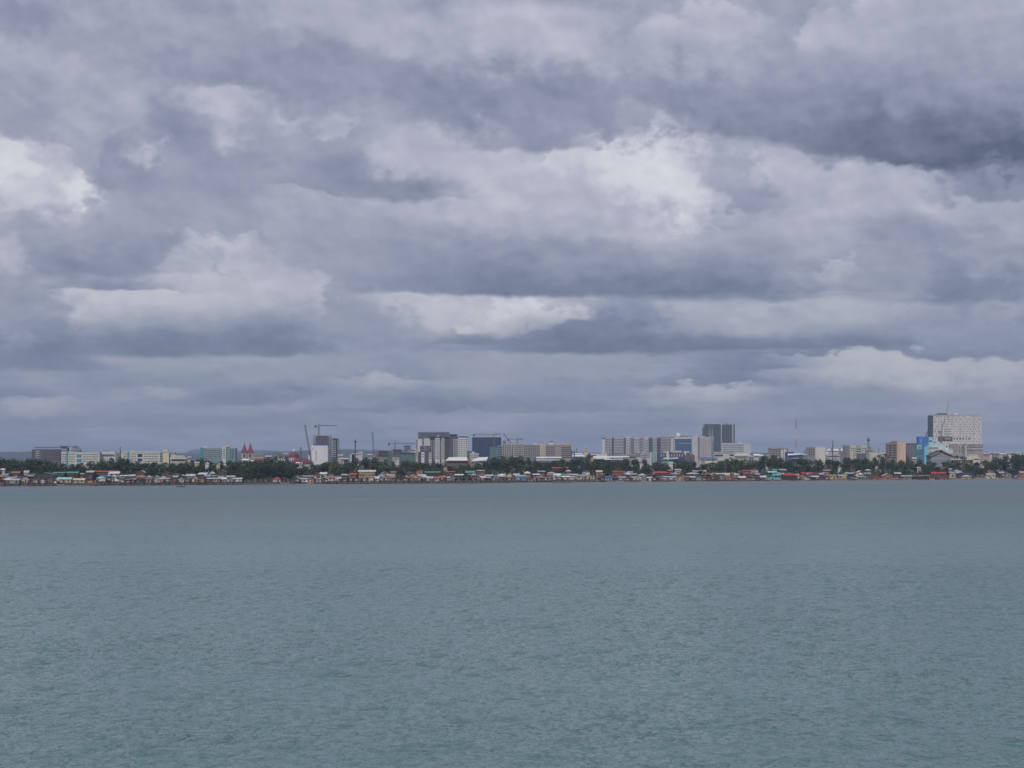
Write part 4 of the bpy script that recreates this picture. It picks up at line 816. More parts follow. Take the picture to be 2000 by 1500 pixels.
b.vol(1165, 1186, 886.2, (.62, .62, .66), dep=12); b.parapet(1165, 1186, 886.2, WHITE, dep=12, h=.4); b.grid(1167, 1185, 888, 893, 5, 4, .3, .3); b.done()
b = Building('low_office', 'grey low roofs with dark gaps under the middle of the long condominium', 2500, 1230)
b.vol(1215, 1241, 889, (.34, .34, .37), dep=12); b.vol(1214, 1242, 888, (.5, .5, .52), dd=-1, dep=14, yb=889.2, name='roof'); b.bands(1217, 1240, 891, 897, 3, .5); b.vol(1243, 1251, 893, (.5, .5, .48), dd=-6, dep=6, name='porch'); b.done()

# ---- right part
b = Building('office_building', 'beige flat-topped building with white end wall, alone left of the striped mast', 2700, 1521)
b.vol(1503, 1530, 877, (.34, .32, .30), dep=14); b.vol(1502.5, 1539, 874.6, (.30, .28, .26), dd=-1, dep=16, yb=877, name='roof'); b.vol(1512, 1530, 873.6, (.32, .3, .29), dd=2, dep=8, name='roof_storey'); b.bands(1504, 1525, 879, 893, 3.2, .5); b.fins(1504, 1526, 878, 893, 5, .12, m=wallm(PALE)); b.vol(1526, 1529, 878, WHITE, dd=-.6, dep=4, name='white_pier'); b.vol(1530.5, 1537, 878, (.55, .53, .47), dd=-1, dep=13, name='white_end'); b.vol(1537, 1539, 877, (.15, .14, .14), dd=0, dep=12, name='end_bay'); b.done()
b = Building('warehouse', 'low white curved roof with dark blue shed behind at the foot of the striped mast', 2450, 1554)
b.vol(1540, 1568, 889, (.12, .15, .2), dep=18); b.part('roof', MB().quad((b.X(1539), -2, b.Z(889.5)), (b.X(1570), -2, b.Z(887)), (b.X(1566), 14, b.Z(885.8)), (b.X(1541), 14, b.Z(886))), WT); b.vol(1540, 1555, 882.5, (.05, .07, .20), dd=20, dep=12, name='blue_shed'); b.vol(1547, 1560, 894.5, (.2, .4, .42), dd=-4, dep=3, yb=896, name='awning'); b.done()
pole('very tall thin red and white striped lattice mast', 3000, 1554.6, 819, 1.0, bands=True)
b = Building('grey_block', 'grey office with vertical slots joined to a plain cream-white slab', 2650, 1585)
b.vol(1577, 1592, 873.5, (.25, .25, .26), dep=14); b.fins(1578.5, 1591.5, 875, 893, 3, .25, m=wallm((.15, .15, .17)), pr=.1); b.grid(1578, 1591.6, 876, 893, 3, 3.2, .45, .5); b.vol(1573, 1577, 880, GREY, dd=2, dep=8, name='side_wing'); b.vol(1592.2, 1612, 873, (.60, .58, .54), dd=-1, dep=14, name='plain_slab'); b.vol(1592, 1612.2, 872.6, (.66, .66, .66), dd=-1.2, dep=14.4, yb=873.2, name='coping'); b.done()
b = Building('shopping_hall', 'wide low hall with pale rounded roof right of the plain cream-white slab', 2800, 1631)
b.vol(1613, 1649, 880, (.42, .42, .46), dep=20); b.part('roof', MB().quad((b.X(1612.5), -1, b.Z(881)), (b.X(1649.5), -1, b.Z(880.5)), (b.X(1648), 14, b.Z(876.6)), (b.X(1618), 14, b.Z(876.6))), WT); b.vol(1613, 1640, 888, (.44, .43, .46), dd=-6, dep=6, name='front_wing'); b.bands(1614, 1639, 889.5, 894, 3, .4, dd=-6); b.vol(1637, 1649, 882, (.28, .26, .3), dd=-2, dep=3, name='wing'); b.grid(1638, 1648, 884, 892, 4, 3, .6, .5, dd=-2); b.vol(1613, 1618, 882, WHITE, dd=-1.5, dep=2, name='porch'); b.clutter(1615, 1645, 879, 3); b.done()
pole('plain dark pole behind the wide low hall', 2780, 1626.4, 861, .7)
b = Building('office_building', 'cream office with twin raised corners and dark left end', 2700, 1671)
b.vol(1649.5, 1660, 869.6, (.24, .23, .25), dep=14); b.grid(1650, 1655, 872, 893, 2, 3.2, .5, .5); b.vol(1660, 1692, 873.5, (.44, .42, .38), dep=13, name='middle_wing'); b.vol(1660, 1672, 869.6, (.55, .53, .45), dd=-1, dep=12, name='raised_corner'); b.vol(1682.5, 1692, 869.6, (.55, .53, .45), dd=-1, dep=12, name='raised_corner'); b.vol(1672, 1682.5, 870.4, (.33, .30, .30), dd=2, dep=8, name='roof_storey')
b.grid(1661, 1671.5, 873.5, 893, 3, 3.2, .6, .45, dd=-1); b.grid(1683, 1691.5, 873.5, 893, 2, 3.2, .6, .45, dd=-1); b.bands(1672.2, 1682.3, 875, 893, 3.2, .4); b.vol(1674, 1694, 885.5, (.14, .14, .16), dd=-5, dep=4, name='front_wing'); b.vol(1674, 1694, 884.8, PALE, dd=-5.5, dep=5, yb=885.8, name='roof'); b.vol(1660, 1666, 883, (.6, .57, .48), dd=-4, dep=3, name='porch'); b.done()
pole('grey lattice tower with antenna platform right of the cream office', 2650, 1696, 855, 1.0, platform=True, lattice=2.4)
b = Building('low_office', 'cream low block topped by small grey box, right of the lattice tower', 2550, 1713)
b.vol(1699, 1728, 884, (.54, .50, .42), dep=14); b.vol(1706, 1715, 872.5, (.30, .32, .36), dd=18, dep=8, name='grey_box'); b.vol(1695, 1707, 878, GREY, dd=12, dep=6, name='back_wing'); b.grid(1695.5, 1706.5, 879, 884, 4, 3, .5, .5, dd=12); b.grid(1719, 1727, 886, 893, 3, 3, .5, .5); b.vol(1717.4, 1718.2, 874, (.1, .1, .1), dd=6, dep=1, name='vent_stack'); b.clutter(1716, 1730, 884, 3, 3, 2); b.done()
b = Building('apartment_block', 'brown block with stacked dark windows and tall plain peach side wall', 2500, 1752)
b.vol(1734, 1752, 866, (.22, .165, .165), dep=14); b.grid(1735, 1751, 868, 897, 2, 3.1, .75, .5); b.vol(1752, 1769, 865, (.60, .46, .36), dd=-1, dep=15, name='peach_wall'); b.vol(1752.5, 1759, 862.5, (.58, .46, .36), dd=1, dep=8, name='roof_storey'); b.vol(1740, 1752, 863, (.25, .19, .18), dd=2, dep=8, name='roof_storey'); b.vol(1744, 1757, 861.6, (.14, .12, .12), dd=1.5, dep=10, yb=862.6, name='roof_canopy'); b.vol(1759, 1768.5, 863.8, (.4, .33, .28), dd=3, dep=6, yb=865, name='roof_slab'); b.done()
b = Building('office_building', 'dark purple-grey block with pale vertical ribs right of the peach wall', 2520, 1779)
b.vol(1770, 1792, 866.8, (.13, .125, .16), dep=14); b.fins(1770.5, 1790, 868, 897, 6, .25, m=wallm((.30, .30, .35))); b.vol(1769, 1793, 866, (.1, .1, .12), dd=-.6, dep=15, yb=867, name='coping'); b.done()
LB, SB, MBLU = (.30, .50, .62), (.22, .56, .82), (.06, .17, .45)
b = Building('blue_building', 'stepped light blue building with dark blue cube on its roof, before the white dotted hotel', 2350, 1822)
b.vol(1796, 1816, 852.5, MBLU, dd=6, dep=12, yb=None, name='dark_blue_cube'); b.vol(1800, 1801.5, 857, (.3, .55, .75), dd=5.6, dep=.5, yb=864, name='light_slot'); b.vol(1816, 1824, 853.6, (.36, .54, .62), dd=6, dep=9, name='upper_wing'); b.bands(1816.6, 1822, 858, 868, 4.5, .4, dd=6, m=G_BLUE); b.vol(1825, 1833, 860, (.42, .58, .58), dd=8, dep=8, name='upper_wing'); b.grid(1826, 1832, 861.5, 867, 2, 3, .5, .5, dd=8)
b.vol(1789, 1805, 868.5, (.09, .20, .28), dd=0, dep=10, name='teal_wing'); b.bands(1790, 1804.5, 877, 893, 3.4, .45, m=glass_mat('teal_ribbon', (.06, .16, .22))); b.vol(1791, 1800, 869, (.5, .62, .55), dd=-.6, dep=1, yb=878, name='sign_frame'); b.vol(1792.5, 1798.5, 870.5, (.1, .35, .3), dd=-.8, dep=.3, yb=876.5, name='sign_panel'); b.vol(1805, 1812.5, 872, SB, dd=-1, dep=8, name='sky_blue_bay')
b.vol(1812.5, 1853, 868, (.33, .50, .58), dd=2, dep=12, name='front_wing'); b.vol(1816, 1846, 869.6, (.50, .56, .56), dd=1.4, dep=1, yb=879, name='white_panel'); b.grid(1815.5, 1833, 872, 878, 6, 4.4, .6, .55, dd=1.4); b.vol(1834, 1843, 870.5, (.55, .62, .58), dd=.8, dep=.8, yb=878, name='white_panel'); b.vol(1846.5, 1853, 867.6, (.55, .62, .62), dd=1, dep=3, yb=880, name='white_panel'); b.win.append((b.X(1848.6), b.X(1851), 1, b.Z(874), b.Z(870), G_DARK, .1)); b.vol(1833, 1851, 865.6, (.4, .5, .52), dd=8, dep=8, name='roof_storey')
b.vol(1811, 1860, 879.6, (.62, .60, .55), dd=-3, dep=4, name='white_podium'); b.grid(1812, 1826, 881, 886, 5, 4, .6, .6, dd=-3); b.vol(1853, 1862, 876, (.4, .5, .55), dd=3, dep=8, name='side_wing'); b.done()

b = Building('hotel_tower', 'wide white hotel tower dotted with small square windows, tallest at the far right', 2600, 1868)
b.vol(1823, 1917, 811.5, (.56, .545, .55), dep=24); b.vol(1819, 1823, 811, (.10, .12, .16), dd=.6, dep=22, name='dark_end_bay'); b.vol(1819, 1917.5, 810.6, (.46, .45, .46), dd=-.3, dep=25, yb=811.6, name='coping')
rw = random.Random(11); pat = [.5, 3.6, 8, 13, 14.6, 21, 25, 28, 32.6, 36, 42, 47.5, 51, 56.8, 61, 65, 69.5, 75, 78.3, 83.5, 88, 92]
y_ = 813.2; j = 0
while y_ < 866:
    for i, c in enumerate(pat):
        sh = (0, 1.6, -1.2, .9)[j % 4]*(1 if i % 2 else .6); w = 1.2 if (i*3+j) % 4 else .6
        if 838 < 1823+c+sh < 853 and 836 < y_ < 852: continue
        if rw.random() < .12: continue
        xx = 1824.5+c+sh
        if xx+w > 1916: continue
        b.win.append((b.X(xx), b.X(xx+w), 0, b.Z(y_+2.2), b.Z(y_), G_DARK, .1))
    y_ += 4.75; j += 1
for yy in (837.5, 842, 847): b.vol(1844, 1856, yy, (.3, .3, .3), dd=-.15, dep=.2, yb=yy+2, name='louvre')
b.vol(1832, 1860, 852.5, (.10, .09, .10), dd=-.4, dep=.5, yb=861, name='open_bay'); b.vol(1845, 1857, 853.5, (.28, .24, .22), dd=-.7, dep=.4, yb=859, name='louvre'); b.grid(1861, 1896, 853, 862, 6, 5, .35, .6, m=mat('dark_recess', (.12, .10, .10)))
b.part('roof_canopy', MB().box(b.X(1829), b.X(1853), 3, 14, b.Z(809.6), b.Z(808.6)).box(b.X(1834), b.X(1850), 4, 12, b.Z(808.6), b.Z(807)), mat('roof_dark', (.12, .11, .12))); b.vol(1861, 1873, 809.5, (.3, .28, .28), dd=3, dep=8, name='roof_hut'); b.vol(1864, 1873, 806.8, (.6, .6, .62), dd=4, dep=6, name='roof_hut'); b.vol(1873, 1915, 810, (.4, .4, .41), dd=4, dep=12, yb=810.8, name='roof_storey')
b.vol(1853, 1883, 867, (.33, .30, .31), dd=-8, dep=8, name='podium'); b.vol(1868, 1883, 868, (.44, .40, .38), dd=-10, dep=4, name='podium_wing'); b.fins(1869, 1882, 871, 884, 3, .4, dd=-10, m=mat('dark_recess', (.12, .10, .10)), name='recess', pr=.1); b.done()
b = Building('apartment_block', 'beige-grey block with white ledges at the right foot of the dotted hotel', 2450, 1902)
b.vol(1884, 1920, 869, (.33, .31, .31), dep=16); b.grid(1888, 1918, 872, 884, 8, 3.0, .6, .35); b.bands(1888, 1919, 873.5, 887, 4.5, .28, m=wallm((.58, .56, .55)), name='ledge', pr=.7); b.vol(1885, 1888, 868.4, PALE, dd=-.5, dep=6, name='stair_core'); b.vol(1884, 1920.5, 868, (.3, .28, .28), dd=-.5, dep=17, yb=869, name='coping'); b.vol(1895, 1912, 866.6, PALE, dd=4, dep=8, name='roof_hut'); b.done()
boom_crane('crane boom rising over the roof of the white dotted hotel', 2610, (1848, 808), (1852.5, 787), .5, False)
r = boom_crane('grey crane leaning in front of the white dotted hotel facade', 2560, (1838, 843), (1846, 816), .8, False)
MB().lattice((0, 0, PZ(868, 2560)-PZ(843, 2560)), (0, 0, 0), 2.2, 8, .28).build('mast', mat('grey_crane_paint', (.26, .25, .26), .6), r); MB().box(-4.5, 1.5, -1, 1, -1.5, 1).build('cab', mat('grey_crane_paint', (.26, .25, .26), .6), r)
boom_crane('faint crane boom behind the dark blue cube, left of the dotted hotel', 2700, (1808.5, 853), (1814.5, 834), 1.1, False)
b = Building('gabled_hall', 'grey hall with wide dark gable roof in front of the light blue building', 2200, 1836)
b.vol(1818, 1855, 891, (.22, .24, .28), dep=24)
b.part('gable_wall', MB().poly([(b.X(1818), 0, b.Z(891)), (b.X(1855), 0, b.Z(891)), (b.X(1839), 0, b.Z(881.4))]), wallm((.25, .27, .32)))
b.part('roof', MB().gable(b.X(1815), b.X(1839+22), -2, 24, b.Z(891.4), b.Z(880.4), 'y', .5), mat('dark_brown_roof', (.07, .055, .065))); b.grid(1820, 1853, 892.5, 896, 9, 3.2, .6, .4, m=wallm(PALE)); b.done()
b = Building('shop_row', 'row of cream and tan low shops under the long purple-grey roof', 2230, 1878)
b.vol(1858, 1910, 891, (.52, .46, .38), dep=14); b.part('roof', MB().quad((b.X(1857), -2, b.Z(891)), (b.X(1885), -2, b.Z(889.5)), (b.X(1883), 12, b.Z(885)), (b.X(1857), 12, b.Z(885))), mat('purple_grey_tin', (.22, .22, .27), .6)); b.vol(1856.5, 1900, 896.4, WHITE, dd=-4, dep=3, yb=897.6, name='canopy'); b.fins(1862, 1890, 892.5, 896, 5, .4, m=G_DARK, name='shop_opening', pr=.1); b.vol(1893, 1911, 887.5, (.5, .48, .45), dd=2, dep=10, name='upper_wing'); b.grid(1894, 1910, 889, 894, 4, 3, .6, .4, dd=2); b.vol(1899, 1912, 893, (.6, .57, .52), dd=-5, dep=6, name='white_wing'); b.bands(1900, 1911, 894.6, 900, 3, .35, dd=-5); b.done()
b = Building('small_white_house', 'small pale house by a palm below the gabled hall', 2100, 1787); b.vol(1783, 1790, 896, (.6, .58, .54), dep=7); b.part('roof', MB().gable(b.X(1782), b.X(1791), -1, 8, b.Z(896), b.Z(893.6)), mat('cream_tin', (.55, .53, .48), .6)); b.grid(1784, 1789, 897, 901, 2, 3, .5, .5); b.done()
b = Building('grey_block', 'small blue-grey box among palms below the row of low shops', 2100, 1876); b.vol(1872, 1880, 902, (.3, .34, .40), dep=7); b.bands(1873, 1879, 903.5, 908, 2.6, .4); b.vol(1871.5, 1880.5, 901.4, PALE, dd=-.4, dep=8, yb=902.2, name='roof'); b.done()
rs = random.Random(21); k_ = 0
spec = [(1925, 16, 886, (.45, .3, .28), 'pink-walled'), (1936, 12, 883.6, (.5, .5, .5), 'flat white'), (1948, 14, 884.5, (.3, .28, .3), 'brown-grey'), (1960, 11, 886, (.56, .54, .5), 'cream gabled'), (1971, 16, 883.4, (.6, .6, .6), 'broad white-roofed'), (1931, 5, 885, (.7, .7, .7), 'narrow bright white'), (1986, 14, 884.6, (.4, .45, .45), 'pale green-grey'), (1998, 10, 887, (.55, .5, .45), 'tan')]
for (cx, w, yt, c, nm) in spec:
    D_ = 2900+rs.randint(-200, 300)
    b = Building('town_house', '%s small building in the low town right of the dotted hotel' % nm, D_, cx, group='small buildings right of the dotted hotel')
    b.vol(cx-w/2, cx+w/2, yt+1, c, dep=12); b.part('roof', MB().gable(b.X(cx-w/2-.5), b.X(cx+w/2+.5), -1, 13, b.Z(yt+1), b.Z(yt-.6)), rs.choice([WT, mat('grey_tin', (.42, .43, .45), .5), mat('cream_tin', (.55, .53, .48), .6)])); b.grid(cx-w/2+.5, cx+w/2-.5, yt+2.2, yt+9, 4, 3.2, .6, .4); b.done()
# scattered low town between the landmarks
spec = [(665, 10, 889, (.4, .4, .4), 'pale flat-roofed house behind trees right of the bare concrete tower'), (722, 9, 888, (.3, .3, .33), 'grey hut at the foot of the nearly upright crane boom'), (1160, 12, 888, (.3, .3, .33), 'grey roofed house right of the cream bell tower'),
        (1497, 8, 890, (.4, .42, .42), 'grey-green house left of the beige flat-topped building'), (1572, 8, 888, (.24, .24, .26), 'dark grey house left of the grey slotted office'), (1730, 9, 886, (.3, .3, .34), 'grey house left of the brown block'), (1468, 7, 891, (.3, .3, .3), 'dark small house right of the white gridded block'), (369, 8, 893, (.35, .33, .3), 'tan hut right of the stepped white roofs'), (524, 12, 891, (.33, .2, .18), 'rust-red house between twin spires and red dome')]
for (cx, w, yt, c, lab) in spec:
    b = Building('town_house', lab, 2600, cx); b.vol(cx-w/2, cx+w/2, yt+1, c, dep=10); b.part('roof', MB().gable(b.X(cx-w/2-.5), b.X(cx+w/2+.5), -1, 11, b.Z(yt+1), b.Z(yt-1)), mat('grey_tin', (.42, .43, .45), .5)); b.grid(cx-w/2+.5, cx+w/2-.5, yt+2, yt+8, 3, 3, .5, .4); b.done()

# ---------------------------------------------------------------- waterfront houses
R = random.Random(42)
def tinm(c): return mat('tin_sheet', tuple(c), .5, .28, .5, metallic=0)
def plankm(c): return mat('plank_wall', tuple(c), .9, .3, .7)
WALLS = {'rusty brown': (.17, .095, .075), 'dark brown': (.085, .055, .045), 'tan': (.34, .25, .17), 'cream': (.52, .46, .34), 'reddish': (.27, .13, .10), 'orange-brown': (.36, .19, .12),
         'grey': (.24, .24, .25), 'pale blue': (.30, .42, .50), 'pale green': (.30, .42, .32), 'white': (.62, .61, .60), 'dark grey': (.09, .09, .10), 'pink': (.45, .30, .27), 'turquoise': (.20, .50, .50), 'yellow': (.55, .42, .15), 'bright blue': (.08, .35, .62)}
ROOFS = {'pale tin': (.44, .45, .47), 'white tin': (.60, .60, .62), 'grey tin': (.32, .33, .36), 'rusty tin': (.28, .16, .12), 'dark': (.08, .075, .08), 'blue-grey tin': (.30, .36, .46), 'red': (.42, .05, .05), 'blue': (.07, .15, .42), 'green': (.09, .27, .20), 'turquoise': (.30, .60, .56), 'cream': (.55, .50, .40), 'orange': (.40, .14, .08)}
SHEETS = [(.6, .6, .6), (.35, .35, .38), (.08, .2, .45), (.5, .42, .3), (.35, .12, .1), (.05, .05, .06), (.6, .55, .5), (.2, .4, .38), (.4, .2, .13), (.6, .6, .6)]
POST = mat('bamboo_post', (.20, .155, .12), .9, .3); DARKW = mat('dark_opening', (.02, .02, .022), .9, .1)
mcache = {}
def boxmesh(name, w, d, h_, m, ctr=False):
    key = (name, round(w, 1), round(d, 1), round(h_, 1), m.name, m.as_pointer())
    if key not in mcache:
        me = MB().box(-w/2, w/2, -d/2, d/2, -h_/2 if ctr else 0, h_/2 if ctr else h_).mesh(name); me.materials.append(m); mcache[key] = me
    return mcache[key]

def shack(px, s, w, d, zdeck, hw, wall, roof, rtype, label, group, name='shack', stilts=True, yaw=0, deck=True, lod=0, upper=None, front='', z0=None):
    """a waterfront house: stilts, deck, wall, window, door, tin roof; w x d metres, walls hw high"""
    x_, D = at(px, s)
    g_ = gz(x_, D) if z0 is None else z0
    r = empty(name, (x_, D, g_), yaw); tag(r, label, 'house' if name != 'shack' else 'shack', group)
    zd = zdeck-g_; wm = plankm(WALLS[wall]); rm = tinm(ROOFS[roof])
    if stilts and zd > .6:
        n = max(3, int(w/1.7))
        for i in range(n):
            xx = -w/2+.15+(w-.3)*i/(n-1)
            hh = zd+ (1.3 if g_ < 0 else .3)
            link('stilt', boxmesh('stilt', .24, .24, hh, POST), None, r, (xx, -d/2+.1, -hh+zd))
            if lod == 0 and i % 2 == 0: link('stilt', boxmesh('stilt', .22, .22, hh, POST), None, r, (xx, d/2-.2, -hh+zd))
        if lod == 0: MB().tube((-w/2, -d/2+.1, zd*.35), (w/2, -d/2+.1, zd*.85), .07, k=4).build('brace', POST, r)
    else: zd = max(zd, 0)
    if deck: link('deck', boxmesh('deck', w+.5, d+1.6, .18, POST), None, r, (0, -.6, zd-.1))
    link('wall', boxmesh('wall', w, d, hw, wm), None, r, (0, 0, zd+.08))
    zt = zd+hw
    for _ in range(2 if w < 9 else 0):
        sw, sh = R.uniform(.7, 1.9), R.uniform(.5, 1.3); c_ = R.choice(SHEETS)
        link('wall_sheet', boxmesh('wall_sheet', round(sw*2)/2+.2, .06, round(sh*2)/2+.1, plankm(c_), True), None, r, (R.uniform(-.35, .35)*w, -d/2-.06-R.random()*.02, zd+hw*R.uniform(.3, .7)))
    if front == 'rail':
        mb = MB()
        for i in range(7): mb.box(-w/2+i*w/6-.05, -w/2+i*w/6+.05, -d/2-1.25, -d/2-1.15, zd, zd+.95)
        mb.box(-w/2, w/2, -d/2-1.26, -d/2-1.14, zd+.9, zd+1.0); mb.build('railing', POST, r)
    nwin = max(1, int(w/2.6))
    for i in range(nwin):
        xx = -w/2+w*(i+.5)/nwin
        if i == nwin//2 and nwin > 1: link('door', boxmesh('door', .95, .1, 1.9, DARKW), None, r, (xx, -d/2-.02, zd+.1))
        else: link('window', boxmesh('window', 1.15, .1, .95, DARKW, True), None, r, (xx, -d/2-.02, zd+hw*.58))
    if upper:
        hu, wu, cu = upper
        link('upper_wall', boxmesh('upper_wall', w*wu, d*.8, hu, plankm(WALLS[cu])), None, r, (w*(1-wu)/2*R.choice([-1, 1]), .2, zt))
        for i in range(2): link('window', boxmesh('window', 1.1, .1, .9, DARKW, True), None, r, (-w*wu*.25+i*w*wu*.5, -d*.4+.18, zt+hu*.55))
        link('lean_to_roof', boxmesh('lean_to_roof', w+.6, 1.4, .1, rm), None, r, (0, -d/2-.5, zt-.05)); zt += hu; w = w*wu; d *= .8
    o = .5; hr = R.uniform(.7, 1.5)
    if rtype == 'gable': mb = MB().gable(-w/2-o, w/2+o, -d/2-o, d/2+o, zt-.15, zt+hr, 'x', .1)
    elif rtype == 'front':
        mb = MB().gable(-w/2-o, w/2+o, -d/2-o, d/2+o, zt-.15, zt+hr*1.15, 'y', .1)
        MB().poly([(-w/2, -d/2, zt), (w/2, -d/2, zt), (0, -d/2, zt+hr)]).build('gable_wall', wm, r)
    elif rtype == 'hip':
        a, b_, c = w/2+o, d/2+o, max(.3, (w-d)/2); mb = MB(); zl, zh = zt-.1, zt+hr*1.2
        mb.quad((-a, -b_, zl), (a, -b_, zl), (c, 0, zh), (-c, 0, zh)).quad((a, b_, zl), (-a, b_, zl), (-c, 0, zh), (c, 0, zh)).poly([(a, -b_, zl), (a, b_, zl), (c, 0, zh)]).poly([(-a, b_, zl), (-a, -b_, zl), (-c, 0, zh)])
    else:
        mb = MB(); zl, zh = zt+.02, zt+hr*.9; n = 0
        if rtype == 'shedr': pts = [(-w/2-o, zl), (w/2+o, zh)]
        else: pts = None
        if pts: mb.v += [(pts[0][0], -d/2-o, pts[0][1]), (pts[1][0], -d/2-o, pts[1][1]), (pts[1][0], d/2+o, pts[1][1]), (pts[0][0], d/2+o, pts[0][1])]
        else: mb.v += [(-w/2-o, -d/2-o, zl), (w/2+o, -d/2-o, zl), (w/2+o, d/2+o, zh), (-w/2-o, d/2+o, zh)]
        mb.v += [(a, b_, c+.1) for a, b_, c in mb.v[:4]]
        mb.f += [(0, 3, 2, 1), (4, 5, 6, 7), (0, 1, 5, 4), (1, 2, 6, 5), (2, 3, 7, 6), (3, 0, 4, 7)]
    mb.build('roof', rm, r)
    return r

ORD = ['first', 'second', 'third', 'fourth', 'fifth', 'sixth', 'seventh', 'eighth', 'ninth', 'tenth', 'eleventh', 'twelfth', 'thirteenth', 'fourteenth', 'fifteenth', 'sixteenth', 'seventeenth', 'eighteenth', 'nineteenth', 'twentieth']
# notable houses, placed by what the photo shows; they also serve as landmarks for the rest
NOTE = []
def note(px, s, w, d, zd, hw, wall, roof, rt, label, lm=None, name='house', **k):
    k.setdefault('stilts', False); k.setdefault('deck', False)
    NOTE.append((px, w, s)); return shack(px, s, w, d, zd, hw, wall, roof, rt, label, k.pop('group', None), name=name, **k)
note(90, 30, 15, 9, 3.0, 5.0, 'dark grey', 'green', 'front', 'pale green gabled hall, left one of the green-roofed group near the left shore')
note(117, 42, 8, 8, 3.0, 6.0, 'dark grey', 'green', 'gable', 'narrow dark house with flat green roof beside the pale green gabled hall')
note(141, 42, 10, 8, 3.0, 6.0, 'dark brown', 'green', 'gable', 'boxy dark house with dull green roof, rightmost of the green-roofed group')
note(127, 18, 10, 7, 2.0, 2.6, 'cream', 'turquoise', 'gable', 'low cream house with pale turquoise roof below the green-roofed houses')
note(150, 16, 12, 6, 1.8, 2.2, 'cream', 'cream', 'gable', 'low long cream house left of the long red roof, above the brown beach')
note(201, 46, 24, 10, 3.5, 6.2, 'rusty brown', 'red', 'gable', 'long red-roofed house, widest red roof on the left shore')
note(198, 4, 6, 5, 3.0, 2.4, 'white', 'turquoise', 'hip', 'small shack with rounded turquoise roof below the long red roof', stilts=True, deck=True, name='shack')
note(209, 9, 7, 6, 3.2, 3.4, 'dark grey', 'blue', 'gable', 'dark shack with blue roof beside the rounded turquoise roof', stilts=True, deck=True, name='shack')
note(224, 9, 9, 6, 3.0, 3.6, 'white', 'white tin', 'gable', 'two-storey pale shack with blue-white roof below the right end of the long red roof', stilts=True, deck=True, name='shack', upper=(2.2, .8, 'white'))
note(541, 16, 5.5, 5.5, 1.5, 2.6, 'white', 'red', 'hip', 'small beach pavilion with bright red hipped roof under dark trees', name='pavilion')
note(619, 34, 5, 6, 3.0, 4.6, 'rusty brown', 'red', 'front', 'red-roofed house beside a small white-roofed one, left of the long pier of shacks')
note(632, 32, 5, 6, 3.0, 4.6, 'cream', 'white tin', 'gable', 'small house with bright white roof attached right of the red-roofed house')
note(717, 34, 13, 8, 3.0, 6.2, 'tan', 'white tin', 'shed', 'peach-coloured wide two-storey house with thin white roof behind the stilt row')
note(690, 30, 5, 5, 3.0, 4.0, 'reddish', 'red', 'gable', 'small red shed behind the stilt row left of the peach-coloured house')
note(845, 34, 12, 7, 3.0, 5.4, 'dark brown', 'green', 'gable', 'dark house with long teal-green roof behind the middle of the stilt row')
note(865, 36, 8, 7, 3.0, 5.6, 'dark brown', 'white tin', 'front', 'house with peaked white roof right of the long teal-green roof')
note(918, 34, 7, 6, 3.0, 5.2, 'dark brown', 'green', 'gable', 'small house with bright green roof behind the stilts, under the blue glass block')
note(1017, 10, 8, 6, 1.8, 3.2, 'bright blue', 'pale tin', 'shed', 'bright blue-walled beach house with pale flat roof')
note(1030, 22, 6, 6, 2.0, 5.6, 'rusty brown', 'white tin', 'hip', 'tall narrow house with white pyramid roof just right of the bright blue-walled house')
note(1094, 62, 13, 8, 4.0, 7.4, 'dark brown', 'red', 'gable', 'big curved red roof rising into the trees in the middle of the shore')
note(1170, 56, 5, 6, 4.0, 4.2, 'tan', 'cream', 'gable', 'small tan house among the trees right of the big red roof')
note(1151, 12, 9, 7, 2.4, 2.8, 'cream', 'pale tin', 'front', 'cream gabled stilt house with broad front, right of the big red roof', stilts=True, deck=True, name='shack')
note(1134, 12, 6, 6, 2.2, 3.0, 'cream', 'grey tin', 'gable', 'narrow cream stilt house left of the cream gabled one', stilts=True, deck=True, name='shack')
note(1187, 14, 6, 5, 1.4, 2.6, 'pale blue', 'blue', 'gable', 'beach house with vivid blue roof, below the long white-striped factory hall')
note(1208, 26, 10, 6, 2.5, 5.6, 'reddish', 'red', 'gable', 'house with flat dark-pink roof left of the tall stacked shacks')
note(1290, 30, 16, 8, 2.0, 5.4, 'dark brown', 'red', 'hip', 'wide dark house with low dull-red hip roof below the long condominium')
note(1353, 24, 11, 7, 2.0, 4.6, 'dark grey', 'white tin', 'hip', 'house with bright white cone-like roofs below the plain brown block')
note(1456, 44, 9, 6, 3.0, 5.6, 'reddish', 'red', 'shed', 'house with flat red roof at the tree edge below the cream low building')
note(1473, 50, 7, 6, 3.5, 6.0, 'pink', 'rusty tin', 'front', 'pinkish house peeking from trees right of the flat red roof')
note(1508, 12, 14, 7, 1.2, 3.8, 'turquoise', 'turquoise', 'gable', 'turquoise house with long pale roof, brightest on the right shore', upper=(2.6, .5, 'turquoise'))
note(1541, 10, 11, 7, .9, 4.0, 'dark brown', 'red', 'gable', 'square dark-red beach house with red roof right of the turquoise house')
note(1575, 22, 10, 6, 1.4, 4.6, 'dark grey', 'red', 'shed', 'dark house under flat red roof, behind the parked white vehicle')
note(1626, 16, 6, 5, 1.2, 3.2, 'yellow', 'grey tin', 'gable', 'small house with pale yellow walls below the wide low hall')
note(1642, 14, 5, 5, 1.2, 3.2, 'orange-brown', 'cream', 'gable', 'small orange-walled beach house right of the pale yellow walls')
note(1712, 13, 9, 5, .8, 2.4, 'reddish', 'red', 'front', 'small tent-like red roof beside a white canopy near the lattice tower')
note(1733, 15, 9, 6, .8, 3.4, 'orange-brown', 'white tin', 'front', 'orange-red gabled house with white eaves, last before the open beach')
